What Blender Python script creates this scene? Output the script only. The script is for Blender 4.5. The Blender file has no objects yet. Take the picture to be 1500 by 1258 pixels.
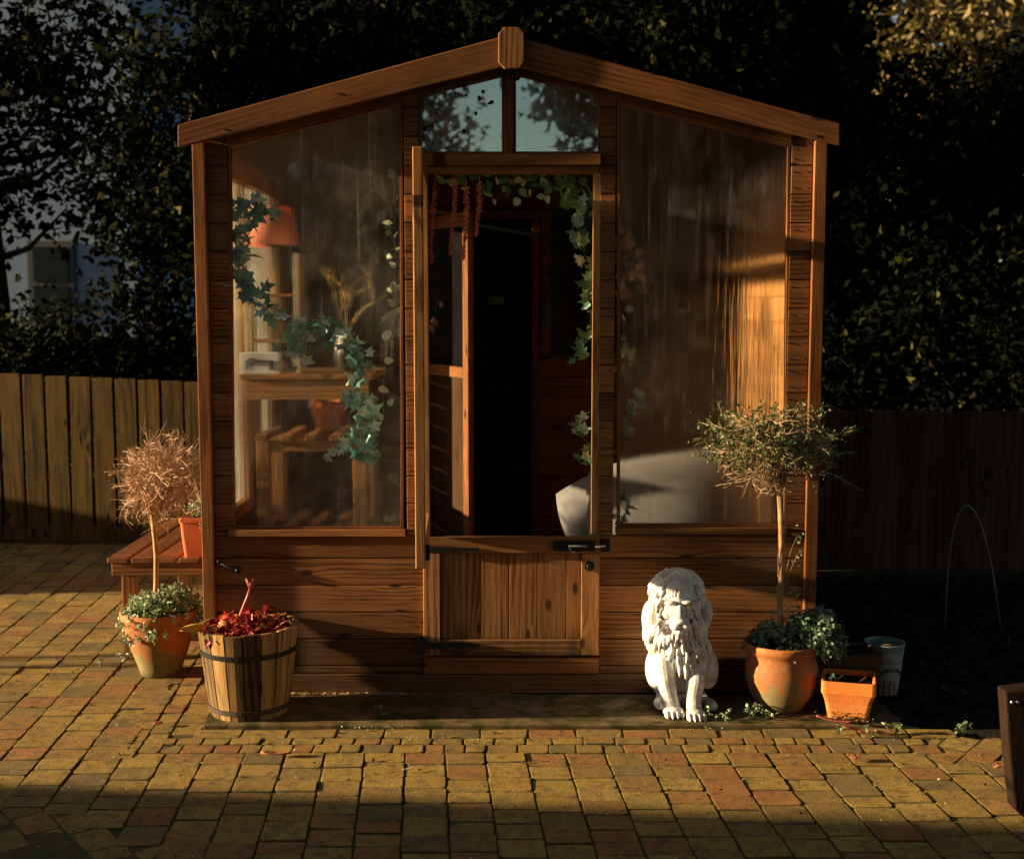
import bpy, math, random
import numpy as np
from mathutils import Vector, Matrix, Quaternion
random.seed(11); rng = np.random.default_rng(5)
R = math.radians
sc = bpy.context.scene
col = sc.collection
# ---------------------------------------------------------------- camera model
CAMY, CAMZ, PITCH, F = -4.5, 1.444, R(5.68), 1800.0
def P(u, v, y):
    cx, cy = (u-750)/F, (629-v)/F
    t = (y-CAMY)/(math.cos(PITCH)+cy*math.sin(PITCH))
    return (cx*t, CAMZ+t*(-math.sin(PITCH)+cy*math.cos(PITCH)))
def X(u, v, y=0): return P(u, v, y)[0]
def Z(v, y=0): return P(750, v, y)[1]
# ---------------------------------------------------------------- object helpers
def tag(o, label=None, cat=None, group=None, kind=None):
    if label: o['label'] = label
    if cat: o['category'] = cat
    if group: o['group'] = group
    if kind: o['kind'] = kind
    return o
def empty(name, loc, label, cat, group=None, rz=0):
    o = bpy.data.objects.new(name, None); col.objects.link(o)
    o.location = loc; o.rotation_euler = (0, 0, rz); o.empty_display_size = .1
    return tag(o, label, cat, group)
def link(name, me, mat, parent=None, smooth=False, bevel=0):
    o = bpy.data.objects.new(name, me); col.objects.link(o)
    if mat: me.materials.append(mat)
    if parent is not None: o.parent = parent
    if smooth:
        me.polygons.foreach_set('use_smooth', [True]*len(me.polygons))
    if bevel:
        b = o.modifiers.new('bevel', 'BEVEL'); b.width = bevel; b.segments = 2; b.limit_method = 'ANGLE'; b.angle_limit = R(40)
    return o
class MB:
    """collects shapes into one mesh, with grain coordinates (gc) and a per-piece random number (var)"""
    def __init__(s): s.v = []; s.f = []; s.gc = []; s.var = []
    def add(s, vs, fs, gcs=None, var=None):
        b = len(s.v); s.v += [tuple(p) for p in vs]
        s.f += [tuple(i+b for i in f) for f in fs]
        if gcs is None: gcs = [tuple(p) for p in vs]
        s.gc += gcs; var = random.random() if var is None else var
        s.var += [var]*len(vs); return s
    def box(s, c, d, axis=None, M=None, var=None, taper=None):
        hx, hy, hz = d[0]/2, d[1]/2, d[2]/2
        ax = axis if axis is not None else max(range(3), key=lambda i: d[i])
        off = (random.uniform(0, 50), random.uniform(0, 50), random.uniform(0, 50))
        oth = [i for i in range(3) if i != ax]
        if d[oth[0]] < d[oth[1]]: oth.reverse()
        vs, g = [], []
        for iz in (-1, 1):
            for iy in (-1, 1):
                for ix in (-1, 1):
                    k = (taper if taper and iz < 0 else 1)
                    p = [ix*hx*k, iy*hy*k, iz*hz]
                    g.append((p[ax]+off[0], p[oth[0]]+off[1], p[oth[1]]+off[2]))
                    q = Vector(p)
                    if M is not None: q = M @ q
                    vs.append((q[0]+c[0], q[1]+c[1], q[2]+c[2]))
        fs = [(0,2,3,1), (4,5,7,6), (0,1,5,4), (2,6,7,3), (0,4,6,2), (1,3,7,5)]
        return s.add(vs, fs, g, var)
    def bx(s, x0, x1, y0, y1, z0, z1, axis=None, var=None):
        return s.box(((x0+x1)/2, (y0+y1)/2, (z0+z1)/2), (abs(x1-x0), abs(y1-y0), abs(z1-z0)), axis, None, var)
    def plate(s, poly, y0, y1, gdir=(1, 0), var=None):
        """poly: list of (x,z) ; extruded from y0 to y1"""
        n = len(poly); off = (random.uniform(0, 50), random.uniform(0, 50), random.uniform(0, 50))
        gl = math.hypot(*gdir); gx, gz = gdir[0]/gl, gdir[1]/gl
        area = sum(poly[i][0]*poly[(i+1) % n][1]-poly[(i+1) % n][0]*poly[i][1] for i in range(n))
        if area < 0: poly = poly[::-1]
        vs = [(x, y0, z) for x, z in poly]+[(x, y1, z) for x, z in poly]
        g = [(x*gx+z*gz+off[0], -x*gz+z*gx+off[1], yy+off[2]) for yy in (y0, y1) for x, z in poly]
        fs = [tuple(range(n)), tuple(range(2*n-1, n-1, -1))]+[(i, i+n, (i+1) % n+n, (i+1) % n) for i in range(n)]
        return s.add(vs, fs, g, var)
    def tube(s, pts, rad, n=6, cap=True, var=None):
        pts = [Vector(p) for p in pts]
        if not hasattr(rad, '__len__'): rad = [rad]*len(pts)
        vs, fs, g = [], [], []; t0 = (pts[1]-pts[0]).normalized()
        a = t0.orthogonal().normalized(); L = 0; off = random.uniform(0, 50)
        for i, p in enumerate(pts):
            t = (pts[min(i+1, len(pts)-1)]-pts[max(i-1, 0)])
            t = t.normalized() if t.length > 1e-9 else t0
            a = (a-t*a.dot(t)); a = a.normalized() if a.length > 1e-6 else t.orthogonal().normalized()
            b = t.cross(a)
            if i: L += (pts[i]-pts[i-1]).length
            for k in range(n):
                an = 2*math.pi*k/n
                q = p+(a*math.cos(an)+b*math.sin(an))*rad[i]
                vs.append(tuple(q)); g.append((L+off, an*.02, off))
        for i in range(len(pts)-1):
            for k in range(n):
                k2 = (k+1) % n
                fs.append((i*n+k, i*n+k2, (i+1)*n+k2, (i+1)*n+k))
        if cap:
            fs.append(tuple(range(n-1, -1, -1))); fs.append(tuple((len(pts)-1)*n+k for k in range(n)))
        return s.add(vs, fs, g, var)
    def lathe(s, prof, n=40, c=(0, 0, 0), squash=1, wob=0, var=None):
        vs, fs = [], []; m = len(prof)
        for r, z in prof:
            for k in range(n):
                an = 2*math.pi*k/n
                rr = r*(1+wob*math.sin(3*an+z*20))
                vs.append((c[0]+rr*math.cos(an), c[1]+rr*math.sin(an)*squash, c[2]+z))
        for i in range(m-1):
            for k in range(n):
                k2 = (k+1) % n
                fs.append((i*n+k, i*n+k2, (i+1)*n+k2, (i+1)*n+k))
        fs.append(tuple(range(n-1, -1, -1))); fs.append(tuple((m-1)*n+k for k in range(n)))
        return s.add(vs, fs, None, var)
    def ball(s, c, r, n=10, var=None):
        vs = [(c[0], c[1], c[2]-r[2])]; fs = []
        for i in range(1, n):
            th = math.pi*i/n-math.pi/2
            for k in range(2*n):
                an = math.pi*k/n
                vs.append((c[0]+r[0]*math.cos(th)*math.cos(an), c[1]+r[1]*math.cos(th)*math.sin(an), c[2]+r[2]*math.sin(th)))
        vs.append((c[0], c[1], c[2]+r[2])); m = 2*n
        for k in range(m):
            fs.append((0, 1+(k+1) % m, 1+k)); fs.append((len(vs)-1, 1+(n-2)*m+k, 1+(n-2)*m+(k+1) % m))
        for i in range(n-2):
            for k in range(m):
                fs.append((1+i*m+k, 1+i*m+(k+1) % m, 1+(i+1)*m+(k+1) % m, 1+(i+1)*m+k))
        return s.add(vs, fs, None, var)
    def mesh(s, name):
        me = bpy.data.meshes.new(name); me.from_pydata(s.v, [], s.f)
        a = me.attributes.new('gc', 'FLOAT_VECTOR', 'POINT'); a.data.foreach_set('vector', np.array(s.gc, np.float32).ravel())
        a = me.attributes.new('var', 'FLOAT', 'POINT'); a.data.foreach_set('value', np.array(s.var, np.float32))
        me.update(); return me
    def build(s, name, mat, parent=None, smooth=False, bevel=0):
        return link(name, s.mesh(name), mat, parent, smooth, bevel)
# leaf templates (x across, y along, z normal)
LEAF4 = (np.array([(0,0,0), (.32,.45,.1), (0,1,-.05), (-.32,.45,.1)]), [(0,1,2,3)])
OVAL = (np.array([(0,0,0), (.28,.25,.06), (.34,.6,.08), (0,1,-.08), (-.34,.6,.08), (-.28,.25,.06), (0,.5,0)]),
        [(0,1,6), (1,2,6), (2,3,6), (3,4,6), (4,5,6), (5,0,6)])
_iv = [(0,0), (.2,-.12), (.46,.05), (.3,.3), (.62,.55), (.24,.58), (0,1.05), (-.24,.58), (-.62,.55), (-.3,.3), (-.46,.05), (-.2,-.12)]
IVY = (np.array([(x, y, .12*abs(x)-.1*y*y) for x, y in _iv]+[(0,.35,-.03)]), [(i, (i+1) % 12, 12) for i in range(12)])
_dc = [(.5*math.sin(2*math.pi*k/10), .5-.5*math.cos(2*math.pi*k/10)) for k in range(10)]
DISC = (np.array([(x, y, .08*x) for x, y in _dc]), [tuple(range(10))])
def rotmats(N, nrm=None, jit=1.0):
    """random frames; with nrm (N,3) the leaf normal leans towards it"""
    a = rng.normal(size=(N, 3)); 
    if nrm is not None: a = nrm+a*jit
    n = a/np.linalg.norm(a, axis=1, keepdims=True)
    b = rng.normal(size=(N, 3)); b -= (b*n).sum(1, keepdims=True)*n; b /= np.linalg.norm(b, axis=1, keepdims=True)
    c = np.cross(b, n)
    return np.stack([c, b, n], axis=2)
def scatter(name, tpl, pos, size, mat, parent=None, nrm=None, jit=1.0, ydir=None, cvar=None):
    tv, tf = tpl; N = len(pos); k = len(tv)
    T3 = np.repeat(tv[None], N, 0); T3[:, :, 0] *= rng.uniform(.62, 1.12, (N, 1)); T3[:, :, 2] += T3[:, :, 1]**2*rng.uniform(-.45, .15, (N, 1))+np.abs(T3[:, :, 0])*rng.uniform(-.25, .35, (N, 1))
    if k > 9: T3[:, :, :2] += rng.normal(0, .045, (N, k, 2))
    Rm = rotmats(N, nrm, jit)
    if ydir is not None:
        b = ydir/np.linalg.norm(ydir, axis=1, keepdims=True)
        a = rng.normal(size=(N, 3)); a -= (a*b).sum(1, keepdims=True)*b; a /= np.linalg.norm(a, axis=1, keepdims=True)
        Rm = np.stack([np.cross(b, a), b, a], axis=2)
    sz = np.broadcast_to(size, (N,))
    V = np.einsum('nij,nkj->nki', Rm, T3)*sz[:, None, None]+np.asarray(pos)[:, None, :]
    me = bpy.data.meshes.new(name)
    me.vertices.add(N*k); me.vertices.foreach_set('co', V.astype(np.float32).ravel())
    lens = np.array([len(f) for f in tf]); flat = np.concatenate([np.array(f) for f in tf])
    idx = (flat[None, :]+(np.arange(N)*k)[:, None]).ravel()
    tot = np.tile(lens, N); st = np.concatenate([[0], np.cumsum(tot)[:-1]])
    me.loops.add(len(idx)); me.loops.foreach_set('vertex_index', idx.astype(np.int32))
    me.polygons.add(len(tot)); me.polygons.foreach_set('loop_start', st.astype(np.int32))
    me.update(calc_edges=True); me.validate()
    a = me.attributes.new('var', 'FLOAT', 'POINT')
    vv = rng.random(N) if cvar is None else cvar
    a.data.foreach_set('value', np.repeat(vv, k).astype(np.float32))
    return link(name, me, mat, parent)
# ---------------------------------------------------------------- node helper
class NT:
    def __init__(s, name):
        s.m = bpy.data.materials.new(name); s.m.use_nodes = True
        s.t = s.m.node_tree; s.t.nodes.clear()
        s.out = s.t.nodes.new('ShaderNodeOutputMaterial')
    def n(s, typ, props=None, **inp):
        nd = s.t.nodes.new('ShaderNode'+typ)
        for k, v in (props or {}).items(): setattr(nd, k, v)
        for k, v in inp.items():
            key = int(k[1:]) if k[0] == 'i' and k[1:].isdigit() else k.replace('_', ' ')
            s.set(nd.inputs[key], v)
        return nd
    def set(s, sock, v):
        if isinstance(v, bpy.types.Node): v = v.outputs[0]
        if isinstance(v, bpy.types.NodeSocket): s.t.links.new(v, sock)
        else:
            if isinstance(v, (tuple, list)) and sock.type == 'RGBA' and len(v) == 3: v = (*v, 1)
            sock.default_value = v
    def math(s, op, a, b=0.0, c=None, clamp=False):
        nd = s.n('Math', {'operation': op, 'use_clamp': clamp}, i0=a, i1=b)
        if c is not None: s.set(nd.inputs[2], c)
        return nd
    def mix(s, f, a, b, mode='MIX'):
        nd = s.n('Mix', {'data_type': 'RGBA', 'blend_type': mode}); s.set(nd.inputs[0], f); s.set(nd.inputs[6], a); s.set(nd.inputs[7], b)
        return nd.outputs[2]
    def noise(s, vec, scale, detail=4, rough=.55, dist=0):
        return s.n('TexNoise', None, Vector=vec, Scale=scale, Detail=detail, Roughness=rough, Distortion=dist).outputs[0]
    def map(s, vec, scale=(1, 1, 1), loc=(0, 0, 0)):
        return s.n('Mapping', None, Vector=vec, Scale=scale, Location=loc)
    def ramp(s, f, stops, interp='LINEAR'):
        nd = s.n('ValToRGB', None, Fac=f); cr = nd.color_ramp; cr.interpolation = interp
        while len(cr.elements) < len(stops): cr.elements.new(.5)
        for e, (p, c) in zip(cr.elements, stops):
            e.position = p; e.color = (*c, 1) if len(c) == 3 else c
        return nd.outputs[0]
    def sm(s, f, a, b, lo=0, hi=1):
        return s.n('MapRange', {'interpolation_type': 'SMOOTHSTEP'}, Value=f, i1=a, i2=b, i3=lo, i4=hi).outputs[0]
    def attr(s, name): return s.n('Attribute', {'attribute_name': name})
    def obj(s): return s.n('TexCoord').outputs['Object']
    def pos(s): return s.n('NewGeometry').outputs['Position']
    def surf(s, sh): s.t.links.new(sh.outputs[0], s.out.inputs[0]); return s.m
    def bsdf(s, col, rough=.6, height=None, hs=.3, hd=.002, spec=.4, metal=0, **kw):
        b = s.n('BsdfPrincipled', None, Roughness=rough, Metallic=metal); s.set(b.inputs['Base Color'], col)
        s.set(b.inputs['Specular IOR Level'], spec)
        for k, v in kw.items(): s.set(b.inputs[k.replace('_', ' ')], v)
        if height is not None:
            bp = s.n('Bump', None, Strength=hs, Distance=hd, Height=height); s.t.links.new(bp.outputs[0], b.inputs['Normal'])
        return b
def wood(name, dark, light, rough=.72, rings=42, vary=.35, moss=0, knots=.5, weather=0, spec=.12, grain=.24, stain=0):
    t = NT(name); g = t.attr('gc').outputs['Vector']; var = t.attr('var').outputs['Fac']
    n2 = t.noise(t.map(g, (.8, 4, 4)), 1.0, 2)
    kn = t.n('TexVoronoi', {'voronoi_dimensions': '2D'}, Vector=t.map(g, (3.6, 8.5, 1)), Scale=1.0)
    kc = t.n('SeparateColor', None, Color=kn.outputs['Color']).outputs[0]
    kon = t.math('GREATER_THAN', kc, 1-knots)
    kd = t.math('MULTIPLY', t.sm(kn.outputs['Distance'], .42, .0), kon)
    sx = t.n('SeparateXYZ', None, Vector=g)
    ph = t.math('ADD', t.math('MULTIPLY', sx.outputs[1], rings*6.28), t.math('MULTIPLY', n2, 24.0))
    ph = t.math('ADD', ph, t.math('MULTIPLY', kd, 6.0)); ph = t.math('ADD', ph, t.math('MULTIPLY', sx.outputs[2], 90))
    s1 = t.math('MULTIPLY_ADD', t.math('SINE', ph), .5, .5)
    s1 = t.math('POWER', s1, 1.6)
    fib = t.noise(t.map(g, (7, 230, 230)), 1.0, 5, .65)
    big = t.noise(t.map(g, (2.2, 16, 16)), 1.0, 3)
    gr = t.math('ADD', t.math('MULTIPLY', t.math('MULTIPLY', s1, t.sm(t.noise(t.map(g, (1.2, 9, 9), (4, 4, 4)), 1.0, 3), .35, .65)), grain*1.05), t.math('MULTIPLY', fib, .95)); gr = t.math('ADD', gr, t.math('MULTIPLY', big, .6))
    f = t.sm(gr, .48, 1.12)
    c = t.ramp(f, [(0, light), (.5, tuple((a*.55+b*.45) for a, b in zip(light, dark))), (1, dark)])
    c = t.mix(t.sm(kn.outputs['Distance'], .17, .07) if False else t.math('MULTIPLY', t.sm(kn.outputs['Distance'], .12, .05), kon), c, tuple(x*.35 for x in dark))
    br = t.math('MULTIPLY_ADD', var, vary*2, 1-vary)
    c = t.mix(1.0, c, t.n('CombineColor', None, Red=br, Green=br, Blue=br).outputs[0], 'MULTIPLY')
    c = t.mix(t.math('MULTIPLY', t.noise(t.map(g, (3, 3, 3), (7, 3, 1)), 1.5, 4), .35), c, tuple(x*.55 for x in dark))
    if weather: c = t.mix(t.sm(t.noise(t.pos(), 3.5, 5), .45, .75, 0, weather), c, (.16, .14, .11))
    if stain:
        z = t.n('SeparateXYZ', None, Vector=t.pos()).outputs[2]
        zz = t.math('ADD', z, t.math('MULTIPLY', t.noise(t.map(t.pos(), (14, 14, 3)), 1.0, 5, .7), -.5))
        c = t.mix(t.sm(zz, .02, -.2, 0, stain), c, (.03, .026, .014))
    if moss:
        z = t.n('SeparateXYZ', None, Vector=t.pos()).outputs[2]
        mz = t.math('MULTIPLY', t.sm(t.noise(t.pos(), 9, 6, .7), .42, .62), moss)
        c = t.mix(mz, c, (.035, .04, .012))
    return t.surf(t.bsdf(c, rough, gr, .5, .0012, spec))
def plain(name, c, rough=.5, spec=.4, metal=0, bump=0, bs=60, mott=.25, **kw):
    t = NT(name); n = t.noise(t.obj(), bs*.25, 5)
    cc = t.mix(t.sm(n, .3, .7), tuple(x*(1-mott) for x in c), tuple(min(1, x*(1+mott*.5)) for x in c))
    h = t.noise(t.obj(), bs, 5) if bump else None
    return t.surf(t.bsdf(cc, rough, h, bump or .1, .002, spec, metal, **kw))
def leafmat(name, stops, trans=.25, rough=.5, spec=.4):
    t = NT(name); v = t.attr('var').outputs['Fac']
    c = t.ramp(v, stops); c = t.mix(t.sm(t.noise(t.pos(), 40, 2), .3, .8, 0, .4), c, tuple(x*.5 for x in stops[0][1]))
    b = t.bsdf(c, rough, spec=spec); tr = t.n('BsdfTranslucent', None, Color=c)
    return t.surf(t.n('MixShader', None, Fac=trans, i1=b, i2=tr))
# ---------------------------------------------------------------- materials
M_CLAD = wood('cladding_wood', (.085, .034, .012), (.32, .138, .048), rings=58, moss=.0, vary=.35, knots=.25, stain=.35, weather=.3)
M_TRIM = wood('trim_wood', (.1, .036, .012), (.3, .117, .038), rings=48, vary=.2, knots=.25, weather=.15)
M_DOOR = wood('door_wood', (.15, .062, .02), (.47, .222, .08), rings=46, vary=.35, knots=.25, grain=.4, stain=.9, weather=.15)
M_PINE = wood('inner_pine', (.2, .085, .028), (.58, .3, .11), rings=50, vary=.15, knots=.3)
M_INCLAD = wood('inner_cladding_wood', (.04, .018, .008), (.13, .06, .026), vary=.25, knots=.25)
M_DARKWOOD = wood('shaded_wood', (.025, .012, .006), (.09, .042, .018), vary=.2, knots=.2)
M_FENCE = wood('fence_wood', (.018, .0095, .002), (.14, .08, .014), rings=22, vary=.2, knots=.5, moss=.15)
M_FENCE2 = wood('dark_fence_wood', (.03, .015, .007), (.15, .075, .03), rings=22, vary=.2, knots=.4)
M_BARREL = wood('barrel_oak', (.05, .026, .01), (.42, .25, .09), rings=35, vary=.6, knots=.1, weather=.35, rough=.7)
M_BENCH = wood('bench_wood', (.08, .028, .009), (.32, .12, .03), rings=60, vary=.2, knots=.2, rough=.38, spec=.6)
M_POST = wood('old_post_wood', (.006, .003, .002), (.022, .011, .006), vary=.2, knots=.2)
M_SLEEP = wood('sleeper_wood', (.07, .045, .02), (.32, .21, .09), rings=50, vary=.3, knots=.3, moss=.9, rough=.85, weather=.8)
M_IRON = plain('black_iron', (.012, .012, .013), .42, .5, .3, bump=.2, bs=150)
M_STEEL = plain('worn_steel', (.45, .45, .45), .3, .5, 1.0)
M_DARK = plain('dark_felt', (.02, .018, .016), .9)
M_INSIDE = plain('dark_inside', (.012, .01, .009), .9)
M_CREAM = plain('cream_ceramic', (.72, .62, .42), .3)
M_FABRIC = plain('white_linen', (.24, .24, .26), .9, .1, bump=.1, bs=120, mott=.1)
M_WHITEBOX = plain('white_board', (.75, .75, .78), .6)
M_INK = plain('black_ink', (.012, .012, .014), .6)
M_SOIL = plain('dark_soil', (.025, .017, .011), .95, .1, bump=1, bs=60)
M_TWIG = plain('dry_twig', (.56, .38, .26), .7, .3, mott=.4)
M_STEM = plain('tree_stem', (.42, .24, .12), .7, .3, mott=.5, bump=.5, bs=90)
M_BARK = plain('dark_bark', (.05, .038, .028), .9, .2, bump=.9, bs=30)
M_PLASTIC = plain('orange_plastic', (.62, .15, .05), .42, .5, mott=.08)
M_HOOP = plain('white_hoop', (.14, .14, .14), .5)
M_RED = leafmat('red_leaf', [(0, (.16, .012, .02)), (.5, (.42, .03, .035)), (.85, (.5, .09, .03)), (1, (.4, .22, .03))], .2)
M_YEL = leafmat('yellow_leaf', [(0, (.75, .42, .05)), (1, (.8, .5, .08))], .15)
M_HERB = leafmat('grey_green_leaf', [(0, (.1, .16, .07)), (.5, (.24, .34, .17)), (1, (.5, .56, .36))], .25)
M_HERB2 = leafmat('deep_green_leaf', [(0, (.06, .12, .065)), (.6, (.2, .31, .18)), (1, (.48, .56, .38))], .25)
M_BOX = leafmat('small_bush_leaf', [(0, (.03, .06, .02)), (.6, (.1, .16, .05)), (1, (.3, .3, .12))], .25)
M_IVY2 = leafmat('pale_ivy_leaf', [(0, (.06, .17, .1)), (.5, (.2, .42, .28)), (1, (.6, .78, .6))], .3, .35)
M_IVY = leafmat('ivy_leaf', [(0, (.05, .2, .18)), (.5, (.22, .5, .46)), (1, (.7, .9, .86))], .35, .35)
M_GARL = leafmat('garland_leaf', [(0, (.06, .16, .05)), (.6, (.2, .4, .14)), (1, (.6, .7, .35))], .3, .35)
M_DISC = leafmat('seed_disc', [(0, (.45, .55, .52)), (1, (.75, .75, .68))], .4)
M_AMAR = leafmat('amaranth', [(0, (.5, .12, .1)), (1, (.85, .42, .3))], .2)
M_TREE = leafmat('evergreen_leaf', [(0, (.002, .004, .0015)), (.9, (.005, .008, .003)), (.97, (.045, .048, .012)), (1, (.09, .085, .02))], .2, .85, .05)  # top stops paint sparse sun highlights into the leaf colour
M_LIT = leafmat('autumn_leaf', [(0, (.1, .075, .022)), (1, (.32, .24, .08))], .3)
def terracotta(name, moss, c0=(.5, .17, .045), c1=(.72, .28, .08)):
    t = NT(name); p = t.obj()
    c = t.mix(t.sm(t.noise(p, 7, 6), .3, .75), c0, c1)
    z = t.n('SeparateXYZ', None, Vector=p).outputs[2]
    f = t.math('MULTIPLY', t.sm(t.math('ADD', z, t.math('MULTIPLY', t.noise(p, 12, 6, .7), -.45)), -.07, -.16), moss)
    c = t.mix(f, c, (.17, .14, .06)); c = t.mix(t.sm(t.noise(p, 22, 7, .8), .5, .72, 0, .75*moss), c, (.3, .22, .12))
    return t.surf(t.bsdf(c, .75, t.noise(p, 90, 5), .35, .002, .3))
M_TERRA = terracotta('terracotta', 1.0, (.27, .09, .028), (.45, .165, .05)); M_TERRA2 = terracotta('bright_terracotta', .3, (.58, .15, .025), (.74, .24, .045))
def stone_mat():
    t = NT('white_stone'); p = t.obj()
    c = t.mix(t.sm(t.noise(p, 16, 7, .75), .42, .62), (.84, .84, .84), (.52, .49, .44))
    c = t.mix(t.sm(t.noise(t.map(p, (1, 1, .7), (3, 1, 2)), 16, 5, .7), .58, .7, 0, .7), c, (.36, .2, .09))
    ao = t.n('AmbientOcclusion', {'samples': 4}, Distance=.015)
    c = t.mix(t.sm(t.noise(t.map(p, (1, 1, .5), (8, 3, 2)), 26, 5, .7), .62, .72, 0, .6), c, (.12, .14, .05))
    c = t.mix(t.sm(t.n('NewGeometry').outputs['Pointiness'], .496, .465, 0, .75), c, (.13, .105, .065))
    t.t.nodes.remove(ao)
    return t.surf(t.bsdf(c, .8, t.noise(p, 110, 6, .7), .5, .003, .25))
M_LION = stone_mat()
def glass_mat(name, lo, hi, blur, refl, drip=1.0, ior=1.12, tint=(.97, .97, .95), gr=.03, bd=.02):
    t = NT(name); p = t.pos()
    big = t.noise(p, 2.2, 3); st = t.noise(t.map(p, (60, 60, 1.6)), 1.0, 4, .6); st2 = t.noise(t.map(p, (170, 170, 5)), 1.0, 3)
    fine = t.noise(p, 260, 2)
    m = t.math('ADD', t.sm(big, .3, .7, lo, hi), t.math('MULTIPLY', t.math('MULTIPLY', t.sm(st, .52, .68), t.sm(t.noise(p, 5, 4), .4, .65)), .3*drip))
    m = t.math('ADD', m, t.sm(t.noise(t.map(p, (1, 1, .6)), 16, 7, .8), .48, .68, 0, .17*drip))
    m = t.math('MULTIPLY', m, t.sm(fine, .25, .6, .65, 1.1))
    m = t.math('MULTIPLY', m, t.sm(st2, .60, .68, 1.0, .35), clamp=True)
    fog = t.n('MixShader', None, Fac=.55, i1=t.n('BsdfDiffuse', None, Color=(.8, .8, .78)), i2=t.n('BsdfTranslucent', None, Color=(.85, .83, .78)))
    tr = t.n('BsdfTransparent', None, Color=tint)
    if blur:
        rf = t.n('BsdfRefraction', None, Color=tint, Roughness=blur, IOR=ior)
        bp = t.n('Bump', None, Strength=1.0, Distance=bd, Height=t.noise(t.map(p, (38, 38, 1.1)), 1.0, 3)); t.t.links.new(bp.outputs[0], rf.inputs['Normal'])
        tr = t.n('MixShader', None, Fac=t.sm(big, .3, .7, .5, .85), i1=tr, i2=rf)
    a = t.n('MixShader', None, Fac=m, i1=tr, i2=fog)
    fr = t.n('LayerWeight', None, Blend=.15).outputs['Fresnel']
    gl = t.n('BsdfGlossy', None, Color=(.93, 1, .86), Roughness=gr)
    f = t.math('ADD', t.math('MULTIPLY', fr, .6), refl)
    return t.surf(t.n('MixShader', None, Fac=f, i1=a, i2=gl))
M_PANE = glass_mat('steamed_glass', .005, .11, .36, .04, .9)
M_PANE_L = glass_mat('dewy_glass', .005, .11, .2, .04, .7, bd=.006)
M_SIDE = glass_mat('side_glass', .02, .14, 0, .03)
M_GABLE = glass_mat('gable_glass', .08, .3, .07, .3, .6, gr=.012, bd=.004)
# ---------------------------------------------------------------- summerhouse
CAB = empty('summerhouse', (0, 0, 0), 'brown timber summerhouse with a low pitched roof, steamed windows and an open stable door', 'summerhouse')
ZB = .004                         # underside of the boards
zs = Z(784); XL0 = X(283, 215); XL1 = X(301, 215); XR0 = X(1192, 212); XR1 = X(1210, 212)
pitch = .1025
def clad(mb, x0, x1, z0, z1, y=0.0, th=.016, base=None, p=pitch, nails=None):
    base = ZB if base is None else base
    k = math.floor((z0-base)/p)
    while base+k*p < z1:
        a, b = max(z0, base+k*p+.002), min(z1, base+(k+1)*p-.002)
        if b-a > .006:
            # shiplap board: face leans out slightly to the bottom
            yo = random.uniform(-.0012, .0012)
            mb.box(((x0+x1)/2, y+th/2+yo, (a+b)/2), (x1-x0, th, b-a), 0)
        k += 1
def panel(name, x0, x1, z0, z1, **k):
    mb = MB(); clad(mb, x0, x1, z0, z1, **k); mb.bx(x0, x1, k.get('y', 0)+.0165, k.get('y', 0)+.028, z0, z1, 0, .1)
    return mb.build(name, k.pop('mat', M_CLAD) if False else M_CLAD, CAB, bevel=.0018)
def barge_z(x, side):  # roofline just under the barge boards
    return
for u0, u1, v in ((302, 331, 215), (591, 613, 130), (880, 903, 130), (1160, 1191, 212)):
    panel('cladding_strip', X(u0, v), X(u1, v), zs+.0, Z(v-22))
xdL, xdR = X(617, 500), X(880, 500)
panel('cladding_panel', XL1+.001, xdL, ZB+.075, zs-.002); panel('cladding_panel', xdR+.001, XR0-.001, ZB+.075, zs-.002)
mb = MB(); mb.bx(XL1+.001, XR0-.001, -.006, .02, ZB, ZB+.071, 0); mb.build('base_board', M_CLAD, CAB, bevel=.002)
mb = MB(); mb.bx(xdL+.001, xdR, -.012, .03, ZB+.075, Z(961)-.002, 0); mb.build('threshold', M_TRIM, CAB, bevel=.002)
ze = Z(207)
for x0, x1 in ((XL0, XL1), (XR0, XR1)):
    mb = MB(); mb.bx(x0, x1, -.022, .03, ZB, ze, 2); mb.build('corner_trim', M_TRIM, CAB, bevel=.003)
# barge boards (overhanging), finial
yb = -.085
def PP(pts, y): return [P(u, v, y) for u, v in pts]
mb = MB(); mb.plate(PP([(260, 183), (731, 55), (735, 99), (260, 216)], yb), yb, yb+.022, (1, .27)); mb.build('barge_board', M_TRIM, CAB, bevel=.003)
mb = MB(); mb.plate(PP([(1230, 181), (767, 57), (763, 99), (1230, 213)], yb), yb, yb+.022, (1, -.27)); mb.build('barge_board', M_TRIM, CAB, bevel=.003)
mb = MB(); mb.plate(PP([(739, 40), (760, 40), (768, 49), (768, 91), (760, 101), (739, 101), (730, 91), (730, 49)], yb-.02), yb-.02, yb-.001, (0, 1)); mb.build('finial_block', M_DOOR, CAB, bevel=.003)
mb = MB()
for (u, v) in ((330, 190), (328, 197), (498, 138), (950, 100), (955, 108), (1198, 200)):
    mb = MB(); x, z = P(u, v, yb); mb.tube([(x, yb-.0015, z), (x, yb+.004, z)], .004, 8); mb.build('screw', M_IRON, CAB)
mb = MB()
for u0, u1, v, n in ((302, 331, 215, 14), (591, 613, 130, 15), (880, 903, 130, 15), (1160, 1191, 212, 14)):
    for k in range(n):
        for xx in (X(u0, v)+.012, X(u1, v)-.012):
            for dz in (.022, .078):
                if random.random() < .8: zz = ZB+pitch*(math.ceil((zs-ZB)/pitch)+k-.0)+dz; mb.tube([(xx+random.gauss(0, .002), -.0022, zz), (xx, .004, zz)], .0029, 6)
for k in range(1, 6):
    for xx in (XL1+.015, X(606, 850), X(892, 850), XR0-.015): mb.tube([(xx, -.0022, ZB+pitch*k+.05), (xx, .004, ZB+pitch*k+.05)], .0024, 6)
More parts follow.
